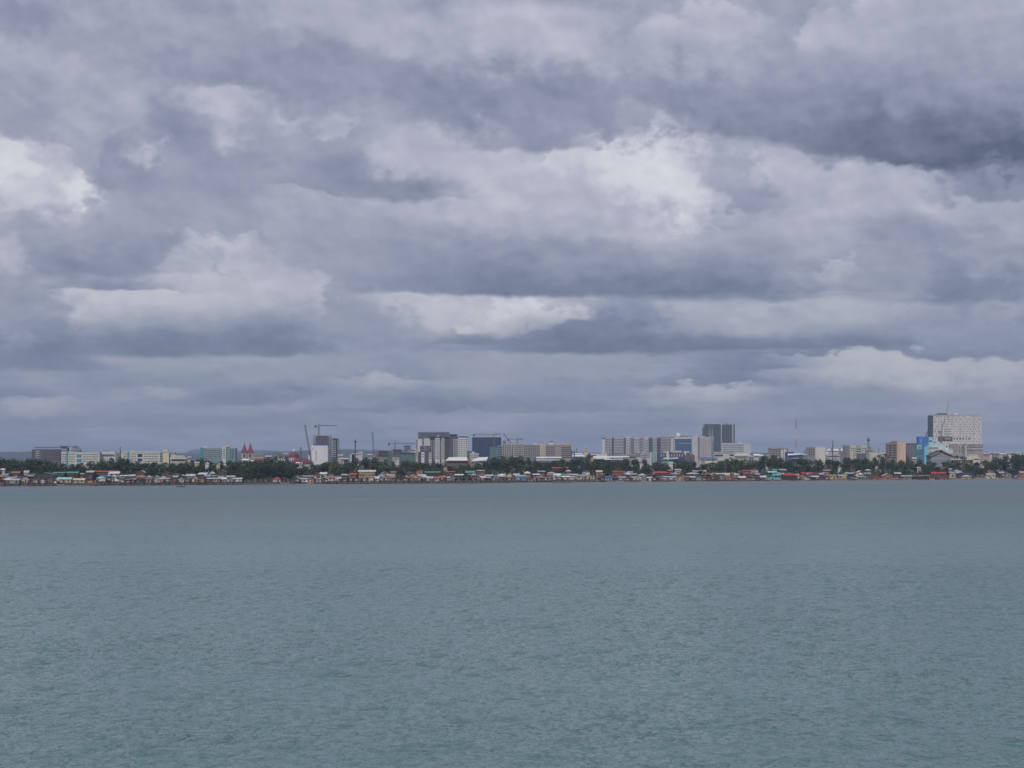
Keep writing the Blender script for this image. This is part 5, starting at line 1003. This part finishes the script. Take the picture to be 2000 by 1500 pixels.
note(1832, 20, 13, 7, .9, 5.0, 'rusty brown', 'red', 'gable', 'dark-red two-storey beach house with red roof beneath the gabled hall')
note(1843, 10, 9, 5, .6, 2.2, 'reddish', 'rusty tin', 'shedr', 'low red-brown lean-to in front of the dark-red two-storey beach house')
note(1885, 22, 15, 8, 1.0, 4.8, 'dark grey', 'blue', 'front', 'house under a large blue sheeted roof on the right beach')
note(1887, 9, 8, 6, .5, 2.6, 'cream', 'cream', 'hip', 'cream tent-like hut in front of the large blue sheeted roof', name='tent')
note(1934, 14, 8, 6, .8, 3.6, 'cream', 'grey tin', 'gable', 'cream beach cottage with grey roof right of the blue sheeted roof')
note(1798, 12, 15, 6, .7, 2.8, 'dark brown', 'white tin', 'shedr', 'long low beach house with bright sloping white roof left of the dark-red house')
note(1770, 15, 9, 5, .8, 2.6, 'grey', 'pale tin', 'gable', 'long low dark beach house with pale roof, right of the first open sand')

LM = [(-60, 'the frame\'s left edge'), (90, 'the pale green gabled hall'), (201, 'the long red roof'), (352, 'the small dark boat'), (541, 'the red beach pavilion'), (619, 'the red-and-white roofed pair'), (717, 'the peach-coloured house'), (845, 'the long teal-green roof'), (918, 'the small bright green roof'),
      (1017, 'the bright blue-walled house'), (1094, 'the big curved red roof'), (1187, 'the vivid blue roof'), (1290, 'the dull-red hip roof'), (1353, 'the cone-like white roofs'), (1456, 'the flat red roof'), (1508, 'the turquoise house'), (1575, 'the parked white vehicle'),
      (1642, 'the small orange-walled house'), (1733, 'the orange-red gabled house'), (1832, 'the dark-red two-storey house'), (1885, 'the large blue sheeted roof'), (2040, 'x')]
cnt = {}
def where(px, row, extra=''):
    i = max(j for j, (p, _) in enumerate(LM) if p <= px)
    k = (row, i); cnt[k] = cnt.get(k, 0)+1
    return '%s right of %s' % (ORD[min(cnt[k]-1, 19)], LM[i][1])
def label_shack(px, row, wall, roof, kind):
    w_ = where(px, row)
    return ('%s %s, %s roof, %s' % (wall, kind, roof, w_))

def wchoice(opts): 
    names, ws = zip(*opts); return R.choices(names, ws)[0]
frontwalls = [('rusty brown', 4), ('dark brown', 4), ('reddish', 2), ('orange-brown', 1.5), ('tan', 2.2), ('cream', 1.8), ('grey', 1.6), ('white', 1.2), ('dark grey', 1.4), ('pale green', .4), ('yellow', .25), ('pale blue', .3), ('pink', .8)]
frontroofs = [('pale tin', 5), ('white tin', 3), ('grey tin', 3), ('blue-grey tin', 3), ('rusty tin', 2), ('dark', 1), ('cream', .5), ('orange', .25)]
backroofs = [('pale tin', 4), ('white tin', 3.5), ('grey tin', 3), ('rusty tin', 2.5), ('dark', 2), ('blue-grey tin', 2), ('red', .5), ('green', .4), ('cream', .6)]
def mode(px):
    if px < 104: return 'stilt'
    if px < 166: return 'beach'
    if px < 462: return 'stilt'
    if px < 512: return 'trees'
    if px < 572: return 'gap'
    if px < 642: return 'beach'
    if px < 1008: return 'stilt'
    if px < 1064: return 'beach'
    if px < 1152: return 'stilt'
    if px < 1742: return 'beach'
    return 'sparse'
nshack = 0
# front row
px = -8.0
while px < 2008:
    md = mode(px); w = R.uniform(3.2, 6.6); x_, D_ = at(px, 5); wp = w*F/D_
    step = wp+R.uniform(-.6, 1.4)
    c = px+wp/2
    if md in ('gap', 'trees') or (md == 'sparse' and R.random() < .74) or any(abs(c-p) < (wp+w2*F/D_)*.42 for p, w2, s2 in NOTE if s2 < 19):
        px += step if md != 'gap' else 8; 
        if md != 'gap': pass
        continue
    wall, roof = wchoice(frontwalls), wchoice(frontroofs)
    if md == 'stilt':
        shack(c, R.uniform(-7, 1), w, R.uniform(4.5, 7), R.uniform(1.9, 2.5), R.uniform(1.9, 2.5), wall, roof, R.choice(['gable', 'shed', 'shed', 'shedr', 'front']), label_shack(c, 'front', wall, roof, 'stilt shack'), 'stilt shacks along the waterline', yaw=R.uniform(-.12, .12), upper=(2.1, R.uniform(.6, 1), wchoice(frontwalls)) if R.random() < .14 else None, front='rail' if R.random() < .3 else '')
    else:
        shack(c, R.uniform(8, 15), w, R.uniform(4.5, 6.5), R.uniform(.9, 1.6), R.uniform(2.1, 2.7), wall, roof, R.choice(['gable', 'shed', 'shedr', 'front']), label_shack(c, 'front', wall, roof, 'beach shack'), 'shacks along the beach', yaw=R.uniform(-.15, .15), upper=(2.1, R.uniform(.6, 1), wchoice(frontwalls)) if R.random() < .3 else None, lod=1)
    nshack += 1
    px += step*(1.0 if md == 'stilt' else 1.05)
# second row
px = 0.0
while px < 2005:
    md = mode(px); w = R.uniform(4, 7); x_, D_ = at(px, 25); wp = w*F/D_; c = px+wp/2
    step = wp+R.uniform(-1, 4)
    if md in ('gap', 'trees') or (md == 'sparse' and R.random() < .7) or any(abs(c-p) < (wp+w2*F/D_)*.42 for p, w2, s2 in NOTE if 11 < s2 < 50): px += step*.7; continue
    wall, roof = wchoice(frontwalls), wchoice(backroofs)
    shack(c, R.uniform(17, 28), w, R.uniform(5, 7), 1.8, R.uniform(3.2, 5.0), wall, roof, R.choice(['gable', 'gable', 'shed', 'front', 'hip']), label_shack(c, 'second', wall, roof, 'second-row house'), 'houses just behind the shacks', name='house', stilts=False, deck=False, yaw=R.uniform(-.15, .15), lod=1)
    nshack += 1; px += step
# third row: roofs between the trees
px = 3.0
while px < 2005:
    w = R.uniform(4, 6.5); x_, D_ = at(px, 50); wp = w*F/D_; c = px+wp/2
    dens = .5 if px < 460 else (.0 if px < 580 else (.45 if px < 1050 else (.6 if px < 1760 else .2)))
    if R.random() < dens and not any(abs(c-p) < wp*.7 for p, w2, s2 in NOTE if s2 > 28):
        wall, roof = wchoice(frontwalls), wchoice(backroofs)
        shack(c, R.uniform(38, 62), w, R.uniform(5, 7), 2.0, R.uniform(5.2, 7.6), wall, roof, R.choice(['gable', 'shed', 'front', 'hip']), label_shack(c, 'third', wall, roof, 'third-row house'), 'houses at the edge of the trees', name='house', stilts=False, deck=False, yaw=R.uniform(-.2, .2), lod=1)
        nshack += 1
    px += wp+R.uniform(2, 9)
print('shacks', nshack)
# houses high in the tree belt
HIDE = []
for (c, s, hw, wall, roof, lab) in [(5, 90, 9, 'white', 'white tin', 'white-roofed house in the trees at the far left edge'), (52, 80, 7, 'white', 'pale tin', 'small pale house in the trees above the pale green gabled hall'), (385, 150, 14, 'cream', 'cream', 'pale house deep in the trees below the teal-grey block'), (405, 130, 13.5, 'white', 'white tin', 'white house deep in trees, right of the other pale one'),
        (427, 120, 13, 'cream', 'cream', 'slim cream house in the trees left of the green arched roof'), (706, 110, 10, 'tan', 'white tin', 'white-roofed house in the trees above the peach-coloured house'), (695, 60, 8, 'orange-brown', 'cream', 'small orange house against trees left of the peach-coloured house'), (870, 120, 10, 'tan', 'rusty tin', 'rusty roof showing in the dark trees under the condominium'),
        (1310, 120, 13, 'white', 'turquoise', 'pale turquoise-roofed house high in trees below the dark blue block'), (1556, 130, 10, 'white', 'white tin', 'small white house in the trees under the tall striped mast'), (1640, 100, 8.5, 'white', 'grey tin', 'pale house in the trees below the wide low hall'), (1795, 90, 8.5, 'white', 'white tin', 'white-roofed house in trees below the light blue building'),
        (1918, 110, 10.5, 'cream', 'cream', 'cream house among palms under the beige-grey block'), (775, 200, 15, 'white', 'white tin', 'white house in treetops under the small hammerhead crane'), (1253, 90, 13, 'white', 'white tin', 'narrow white house in the trees under the long condominium'), (1975, 130, 11, 'grey', 'pale tin', 'grey house deep in the big trees at the far right')]:
    HIDE.append((c, s, hw)); shack(c, s, R.uniform(2.6, 3.6), 4, 2.2, hw, wall, roof, R.choice(['gable', 'front', 'hip']), lab, None, name='house', stilts=False, deck=False, lod=1)

# ---------------------------------------------------------------- trees
F_DARK = foliage_mat('dark_foliage', (.016, .031, .015), (.048, .074, .028)); F_MID = foliage_mat('mid_foliage', (.022, .038, .014), (.062, .088, .030)); F_PALM = foliage_mat('palm_foliage', (.030, .050, .018), (.085, .105, .038))
BARK = mat('bark', (.10, .08, .06), .9, .3)
def crown_mesh(seed, n=950, w=1.0, hgt=1.0):
    """leaf clumps spread through several boughs; unit crown about 1 wide (radius) and 1.5 high, base at 0"""
    rr = random.Random(seed); lob = []
    for i in range(rr.randint(7, 11)):
        a = rr.uniform(0, 6.283); q = rr.uniform(.1, .75)
        lob.append((q*math.cos(a)*w, q*math.sin(a)*w, rr.uniform(.25, 1.1)*hgt, rr.uniform(.24, .48)))
    lob.append((0, 0, 1.15*hgt, .36)); mb = MB()
    for i in range(n):
        lx, ly, lz, lr = rr.choice(lob)
        v = Vector((rr.gauss(0, 1), rr.gauss(0, 1), rr.gauss(0, 1)*.8)).normalized()
        q = lr*rr.uniform(.55, 1.12); p = Vector((lx, ly, lz))+v*q
        if p.z < .02: continue
        nn = (v+Vector((rr.gauss(0, .5), rr.gauss(0, .5), rr.gauss(0, .5)))).normalized(); a = nn.orthogonal().normalized(); b = nn.cross(a); ang = rr.uniform(0, 3.14)
        a, b = a*math.cos(ang)+b*math.sin(ang), b*math.cos(ang)-a*math.sin(ang); sz = rr.uniform(.045, .10)
        mb.poly([tuple(p+a*sz), tuple(p+b*sz*.8), tuple(p-a*sz), tuple(p-b*sz*.8)])
    return mb.mesh('crown')
CRD = [crown_mesh(i) for i in range(7)]; CRM = [crown_mesh(20+i, 800, 1.0, .9) for i in range(4)]
for me in CRD: me.materials.append(F_DARK)
for me in CRM: me.materials.append(F_MID)
def trunk_mesh():
    mb = MB().tube((0, 0, 0), (.05, 0, .55), .045, .035, 7)
    for a in range(4): mb.tube((.05, 0, .5), (.05+.3*math.cos(a*1.6), .3*math.sin(a*1.6), 1.0), .025, .01, 5)
    return mb.mesh('trunk')
TRK = trunk_mesh(); TRK.materials.append(BARK)
def palm_meshes(seed):
    rr = random.Random(seed); mb = MB()
    for i in range(15):
        a = i*2.4+rr.uniform(-.2, .2); el = rr.uniform(-.1, 1.1); L_ = rr.uniform(2.3, 3.1)
        pts = []
        for j in range(6):
            t = j/5; rr_ = L_*t; pts.append(Vector((math.cos(a)*rr_*math.cos(el)*(1-.1*t), math.sin(a)*rr_*math.cos(el)*(1-.1*t), math.sin(el)*rr_-1.5*t*t*L_*.42)))
        side = Vector((-math.sin(a), math.cos(a), 0))
        for j in range(5):
            w0, w1 = (.12, .42, .5, .42, .26)[j], (.42, .5, .42, .26, .05)[j]
            for sg in (-1, 1):
                mb.quad(tuple(pts[j]), tuple(pts[j+1]), tuple(pts[j+1]+side*w1*sg-Vector((0, 0, w1*.55))), tuple(pts[j]+side*w0*sg-Vector((0, 0, w0*.55))))
    return mb.mesh('fronds')
PALM = [palm_meshes(i) for i in range(5)]
for me in PALM: me.materials.append(F_PALM)
PTRK = MB().tube((0, 0, 0), (.35, 0, .5), .22, .16, 7).tube((.35, 0, .5), (.25, 0, 1), .16, .12, 7).mesh('trunk'); PTRK.materials.append(BARK)

PLACES = [(0, 118, 'below the far-left brown apartment block'), (118, 235, 'below the left white school block'), (235, 385, 'below the cream-white school block'), (385, 462, 'below the teal-grey block'), (462, 530, 'below the twin red spires'), (530, 608, 'around the red dome'), (608, 665, 'below the unfinished concrete tower'),
          (665, 735, 'below the round-platform pole'), (735, 812, 'below the small hammerhead crane'), (812, 918, 'below the grey and white condominium'), (918, 980, 'below the blue glass block'), (980, 1066, 'below the ribbed unfinished hotel'), (1066, 1120, 'below the pinkish-beige block'), (1120, 1176, 'below the cream bell tower'),
          (1176, 1317, 'below the long white condominium'), (1317, 1370, 'below the blue glass office'), (1370, 1436, 'below the dark twin towers'), (1436, 1503, 'below the white gridded block'), (1503, 1577, 'below the striped mast'), (1577, 1650, 'below the plain cream-white slab'), (1650, 1734, 'below the cream twin-cornered office'),
          (1734, 1796, 'below the peach wall'), (1796, 1860, 'below the light blue building'), (1860, 1920, 'below the dotted hotel'), (1920, 2100, 'right of the dotted hotel')]
def place(px):
    for a, b, n in PLACES:
        if px < b: return n
    return PLACES[-1][2]
TOP = [(-20, 893), (0, 891), (25, 893), (45, 896), (60, 889), (75, 893), (100, 901), (150, 904), (180, 899), (210, 893), (228, 893), (245, 892), (262, 900), (300, 901), (345, 901), (365, 897), (400, 895), (430, 898), (462, 897), (500, 897), (520, 893), (545, 892), (565, 900), (600, 907), (620, 903), (628, 893), (640, 899), (668, 897), (700, 891), (740, 893), (765, 898),
       (800, 898), (850, 900), (880, 906), (915, 905), (945, 900), (955, 891), (975, 889), (1005, 890), (1030, 889), (1046, 897), (1070, 901), (1098, 892), (1120, 897), (1150, 890), (1165, 896), (1200, 901), (1228, 895), (1260, 895), (1300, 902), (1330, 895), (1355, 898), (1375, 905), (1395, 901), (1412, 897), (1430, 892), (1460, 895), (1485, 893), (1498, 886), (1515, 887), (1535, 893),
       (1560, 894), (1577, 896), (1600, 896), (1640, 896), (1650, 891), (1690, 894), (1715, 890), (1733, 889), (1750, 895), (1775, 897), (1800, 897), (1830, 898), (1870, 900), (1900, 901), (1915, 900), (1935, 892), (1955, 886), (1975, 882), (1992, 884), (2020, 884)]
TX, TY = [p[0] for p in TOP], [p[1] for p in TOP]
RT = random.Random(99)
def tree(px, s, ztop, wr, kind='dark'):
    x_, D = at(px, s); g_ = gz(x_, D); H = ztop-g_
    if H < 2: return
    md = kind == 'mid'
    lab = ('%s %s' % ('lighter green bushy tree' if md else 'dark leafy tree in the belt', place(px)))
    r = empty('leafy_tree', (x_, D, g_), RT.uniform(0, 6.28)); tag(r, lab, 'tree', ('lighter trees ' if md else 'dark trees ')+place(px))
    th = H*RT.uniform(.18, .3); ch_ = (H-th)/1.5
    o = link('crown', RT.choice(CRM if md else CRD), None, r, (0, 0, th)); o.scale = (wr, wr, ch_); o.rotation_euler = (0, 0, RT.uniform(0, 6))
    o = link('trunk', TRK, None, r); o.scale = (H*.5, H*.5, H*.62)
def palm(px, s, ztop, sc=1.0):
    x_, D = at(px, s); g_ = gz(x_, D); H = ztop-g_-1.0
    r = empty('palm_tree', (x_, D, g_), RT.uniform(0, 6.28)); tag(r, 'tall coconut palm %s' % place(px), 'palm tree', 'palms '+place(px))
    o = link('trunk', PTRK, None, r); k = H/1.0; o.scale = (RT.uniform(2, 5), 1, H)
    o2 = link('fronds', RT.choice(PALM), None, r, (.25*o.scale[0], 0, H-.1)); o2.scale = (sc, sc, sc)
nt = 0
# skyline row of the belt, tops following the photo
px = -15.0
while px < 2015:
    yt = float(np.interp(px, TX, TY))+RT.uniform(-.8, 3.2); s = RT.uniform(170, 420)
    x_, D = at(px, s); z_ = PZ(yt, D); wr = RT.uniform(6.5, 10.5)
    tree(px, s, z_, wr, 'dark'); nt += 1; px += RT.uniform(14.5, 22)
# middle row
px = -10.0
while px < 2015:
    yt = float(np.interp(px, TX, TY))+RT.uniform(6, 14); s = RT.uniform(90, 170)
    x_, D = at(px, s); z_ = PZ(min(yt, 917), D); tree(px, s, z_, RT.uniform(6, 9.5), 'dark' if RT.random() < .72 else 'mid'); nt += 1; px += RT.uniform(18, 28)
# front edge, between the houses
px = -5.0
while px < 2015:
    s = RT.uniform(40, 78); x_, D = at(px, s); yt = RT.uniform(908, 921)
    tree(px, s, PZ(yt, D), RT.uniform(4.5, 7.5), 'dark' if RT.random() < .6 else 'mid'); nt += 1; px += RT.uniform(30, 46)
# trees that reach the beach
for px, s, yt, wr in [(470, 20, 921, 5), (482, 22, 915, 6), (494, 20, 908, 6.5), (504, 18, 904, 7), (515, 22, 901, 7), (527, 20, 905, 6), (536, 30, 906, 6), (551, 28, 900, 6.5), (560, 20, 908, 6), (568, 19, 915, 5), (1850, 18, 921, 4.5), (1861, 16, 922, 5), (1905, 24, 917, 5), (1915, 26, 913, 6), (1745, 34, 922, 4), (1560, 26, 920, 5), (1568, 30, 916, 5), (1370, 24, 918, 5), (1978, 22, 916, 5), (1997, 22, 914, 6)]:
    x_, D = at(px, s); tree(px, s, PZ(yt, D), wr); nt += 1
for px, yt in [(540, 891), (549, 890), (557, 893), (530, 897), (520, 900), (640, 905), (652, 903), (662, 907), (672, 909), (682, 912), (648, 912), (510, 905), (1142, 900), (1150, 888), (1157, 901), (1163, 905), (1180, 903), (1420, 899), (1427, 894), (1433, 900), (1440, 905), (1718, 889), (1727, 887), (1734, 890), (1722, 893), (1868, 891), (1878, 893), (1886, 895), (1895, 899), (1860, 901), (1840, 903), (1820, 905), (1793, 897), (1802, 899), (1778, 903), (395, 906), (410, 911), (380, 914), (365, 910), (930, 908), (1000, 911), (1015, 907), (1090, 900), (1260, 901), (1540, 899), (1600, 903), (1655, 899), (750, 905), (720, 903), (1900, 910), (1925, 905), (1345, 907), (1385, 905), (1480, 902), (595, 911), (607, 908), (1705, 903), (1765, 902), (1775, 918), (1783, 921)]:
    s = RT.uniform(45, 160); x_, D = at(px, s); palm(px, s, PZ(yt-1.5, D), RT.uniform(.95, 1.4))
for c, s, hw in HIDE:
    for dx in (RT.choice((-3, 2)),): tree(c+dx+RT.uniform(-1, 1), s-14-RT.uniform(0, 5), 2.2+hw-RT.uniform(1.8, 3.4), RT.uniform(3.5, 4.5))
print('trees', nt)
# undergrowth as one mass behind the houses
mb = MB(); ru = random.Random(4)
for i in range(15000):
    px = ru.uniform(-40, 2040); s = ru.uniform(32, 420)**1.0; x_, D = at(px, s); g_ = gz(x_, D); q = ru.uniform(.5, 1.3); z_ = g_+ru.random()**1.2*6.5
    v = Vector((ru.gauss(0, 1), ru.gauss(0, 1)-.6, ru.gauss(0, 1)+.5)).normalized(); a = v.orthogonal().normalized(); b = v.cross(a)
    p = Vector((x_, D, z_)); mb.poly([tuple(p+a*q), tuple(p+b*q), tuple(p-a*q), tuple(p-b*q)])
tag(mb.build('undergrowth', F_DARK), 'dark ground cover filling the gaps between the trees', None, None, 'stuff')
for k_ in ('label',):
    pass

# ---------------------------------------------------------------- boats, vehicles, small things on the shore
def boat(label, px, s, L_, col, z=0, yaw=0, rower=False, row=None):
    if row: D = CH*F/(row-HZ); x_ = PX(px, D)
    else: x_, D = at(px, s)
    g_ = max(0.0, gz(x_, D)) if not row else 0
    r = empty('outrigger_boat', (x_, D, g_+z), yaw); tag(r, label, 'boat')
    mb = MB(); secs = []
    for t, w, zb, zt in ((-1, .02, .45, .75), (-.7, .38, .05, .55), (0, .5, -.12, .48), (.7, .38, .05, .55), (1, .02, .5, .95)):
        n = len(mb.v); xx = t*L_/2; mb.v += [(xx, -w, zt), (xx, -w*.6, zb), (xx, w*.6, zb), (xx, w, zt)]; secs.append(n)
    for a, b in zip(secs, secs[1:]):
        for i in range(3): mb.f.append((a+i, b+i, b+i+1, a+i+1))
    mb.f.append((secs[0], secs[0]+1, secs[0]+2, secs[0]+3)); mb.f.append(tuple(reversed((secs[-1], secs[-1]+1, secs[-1]+2, secs[-1]+3))))
    mb.build('hull', mat('boat_paint', col, .6), r)
    for sg in (-1, 1):
        MB().tube((-L_*.35, sg*1.9, .02), (L_*.35, sg*1.9, .02), .07, k=5).build('outrigger', POST, r)
    for t in (-.2, .22): MB().tube((L_*t, -1.9, .08), (L_*t, 0, .6), .04, k=4).tube((L_*t, 1.9, .08), (L_*t, 0, .6), .04, k=4).build('crossbeam', POST, r)
    for t in (-.25, 0, .25): MB().box(L_*t-.15, L_*t+.15, -.42, .42, .36, .42).build('thwart', POST, r)
    return r, x_, D
def person(label, x_, y_, z_, seated, shirt):
    """a small figure grown as one skin: legs, trunk, arms, neck and head"""
    me = bpy.data.meshes.new('person')
    if seated: J = [(0, 0, .12, .13), (0, 0, .38, .15), (0, 0, .58, .13), (0, 0, .68, .06), (0, 0, .80, .10), (0, 0, .88, .08), (.09, .05, .12, .09), (.2, .42, .2, .065), (.2, .5, -.1, .045), (-.09, .05, .12, .09), (-.2, .42, .2, .065), (-.2, .5, -.1, .045), (.2, 0, .56, .06), (.3, .14, .34, .045), (.25, .36, .3, .035), (-.2, 0, .56, .06), (-.3, .14, .34, .045), (-.25, .36, .3, .035)]
    else: J = [(0, 0, .92, .13), (0, 0, 1.16, .14), (0, 0, 1.38, .13), (0, 0, 1.5, .055), (0, 0, 1.6, .09), (0, 0, 1.7, .075), (.1, 0, .84, .09), (.12, .02, .46, .06), (.13, 0, .04, .045), (-.1, 0, .84, .09), (-.13, -.04, .46, .06), (-.16, -.1, .04, .045), (.2, 0, 1.38, .06), (.25, -.02, 1.1, .045), (.25, .06, .84, .035), (-.2, 0, 1.38, .06), (-.26, .02, 1.1, .045), (-.25, .08, .86, .035)]
    E = [(0, 1), (1, 2), (2, 3), (3, 4), (4, 5), (0, 6), (6, 7), (7, 8), (0, 9), (9, 10), (10, 11), (2, 12), (12, 13), (13, 14), (2, 15), (15, 16), (16, 17)]
    me.from_pydata([j[:3] for j in J], E, []); me.update()
    o = bpy.data.objects.new('person', me); COL.objects.link(o)
    sk = o.modifiers.new('skin', 'SKIN'); sv = me.skin_vertices[0].data
    for i, j in enumerate(J): sv[i].radius = (j[3], j[3]*.8)
    sv[0].use_root = True
    o.modifiers.new('sub', 'SUBSURF').levels = 1
    m = bpy.data.materials.new('clothed_figure'); m.use_nodes = True; T = NT(m.node_tree); b = m.node_tree.nodes['Principled BSDF']
    z = T.sep(T.n('ShaderNodeTexCoord').outputs['Object'])[2]; hz = .62 if seated else 1.45; wz = .2 if seated else .92
    T.put(b.inputs['Base Color'], T.mixc(T.m('GREATER_THAN', z, hz), T.mixc(T.m('GREATER_THAN', z, wz), (.03, .035, .05, 1), (*shirt, 1)), (.16, .09, .06, 1))); b.inputs['Roughness'].default_value = .8
    me.materials.append(m); o.location = (x_, y_, z_); tag(o, label, 'person'); return o
r, bx, by = boat('small dark outrigger boat floating off the left stilt shacks', 353.5, 0, 6.5, (.03, .03, .035), row=951.5, yaw=.1)
person('person in dark clothes seated in the small dark boat', bx+.3, by+.1, .42, True, (.05, .05, .06))
boat('pale outrigger boat pulled up on the sand below the orange shacks', 1330, 3, 7, (.6, .6, .6), .12, .15); boat('white outrigger boat drawn up left of the orange shacks', 1262, 2.5, 8, (.62, .6, .56), .1, -.1)
boat('blue and white boat lying on the beach below the vivid blue roof', 1196, 3, 7, (.4, .5, .6), .12, .2); boat('white boat on the sand beyond the vivid blue roof', 1211, 3, 6, (.66, .66, .66), .12, -.15)
boat('dark outrigger boat beached below the turquoise house', 1497, 4, 8, (.06, .05, .05), .15, .1); boat('white boat on the brown beach left of the long red roof', 117, 4, 6, (.6, .6, .62), .12, .1)
boat('pale boat drawn up on the sand right of the red beach pavilion', 556, 5, 7, (.55, .53, .5), .15, 0); boat('white boat at the sand edge under the concrete tower', 606, 3, 6, (.62, .62, .62), .12, .25)
boat('dark boat on the open right beach, below the long low white-roofed house', 1797, 6, 7, (.05, .05, .06), .15, -.1); boat('pale boat lying on the sand at the far right', 1966, 6, 6.5, (.5, .48, .45), .15, .1)
def vehicle(label, px, s, col, L_=4.6, hh=1.9):
    x_, D = at(px, s); r = empty('parked_van', (x_, D, gz(x_, D)), .1); tag(r, label, 'van'); m = mat('car_paint', col, .35)
    mb = MB(); prof = [(-L_/2, .35), (L_/2, .35), (L_/2, 1.0), (L_/2-.9, 1.1), (L_/2-1.5, hh), (-L_/2+.2, hh), (-L_/2, 1.1)]
    n = len(prof); mb.v += [(a, -.85, b) for a, b in prof]+[(a, .85, b) for a, b in prof]; mb.f += [tuple(range(n)), tuple(reversed(range(n, 2*n)))]+[(i, (i+1) % n+0, (i+1) % n+n, i+n)[::-1] for i in range(n)]
    mb.build('body', m, r)
    for wx in (-L_*.25, .25): MB().box(wx-.5, wx+.5, -.87, -.8, 1.15, hh-.2).build('window', G_DARK, r)
    for wx in (-L_*.3, L_*.3):
        for wy in (-.82, .82): MB().tube((wx, wy-.1, .34), (wx, wy+.1, .34), .34, k=12).build('wheel', mat('tyre', (.02, .02, .02)), r)
    return r
vehicle('white van parked on the beach in front of the flat red roof', 1577, 7, (.62, .62, .64)); vehicle('small dark jeep with white roof standing on the open right beach', 1830, 6, (.05, .055, .06), 4.0, 1.8)
for px, s, lab, sh in [(606.5, 4, 'person in white shirt standing at the water under the concrete tower', (.6, .6, .6)), (611, 5, 'person in tan shirt beside the one in white at the water', (.4, .32, .24)), (1782, 8, 'person in dark clothes walking on the open beach left of the white sloping roof', (.06, .05, .06)), (548.5, 9, 'person in pale shirt beside the red beach pavilion', (.55, .55, .58))]:
    x_, D = at(px, s); person(lab, x_, D, gz(x_, D), False, sh)

# ---------------------------------------------------------------- haze: even air between the camera and the hills
def haze():
    b = MB().box(-15000, 15000, -400, 19500, -4, 150)
    m = bpy.data.materials.new('haze'); m.use_nodes = True; m.node_tree.nodes.clear(); T = NT(m.node_tree)
    pv = T.n('ShaderNodeVolumePrincipled'); pv.inputs['Color'].default_value = (.60, .75, 1.0, 1)
    pv.inputs['Density'].default_value = 6e-5; pv.inputs['Anisotropy'].default_value = .1
    o = T.n('ShaderNodeOutputMaterial'); T.t.links.new(pv.outputs[0], o.inputs['Volume'])
    ob = b.build('haze', m); tag(ob, kind='stuff'); ob.display_type = 'WIRE'
haze()
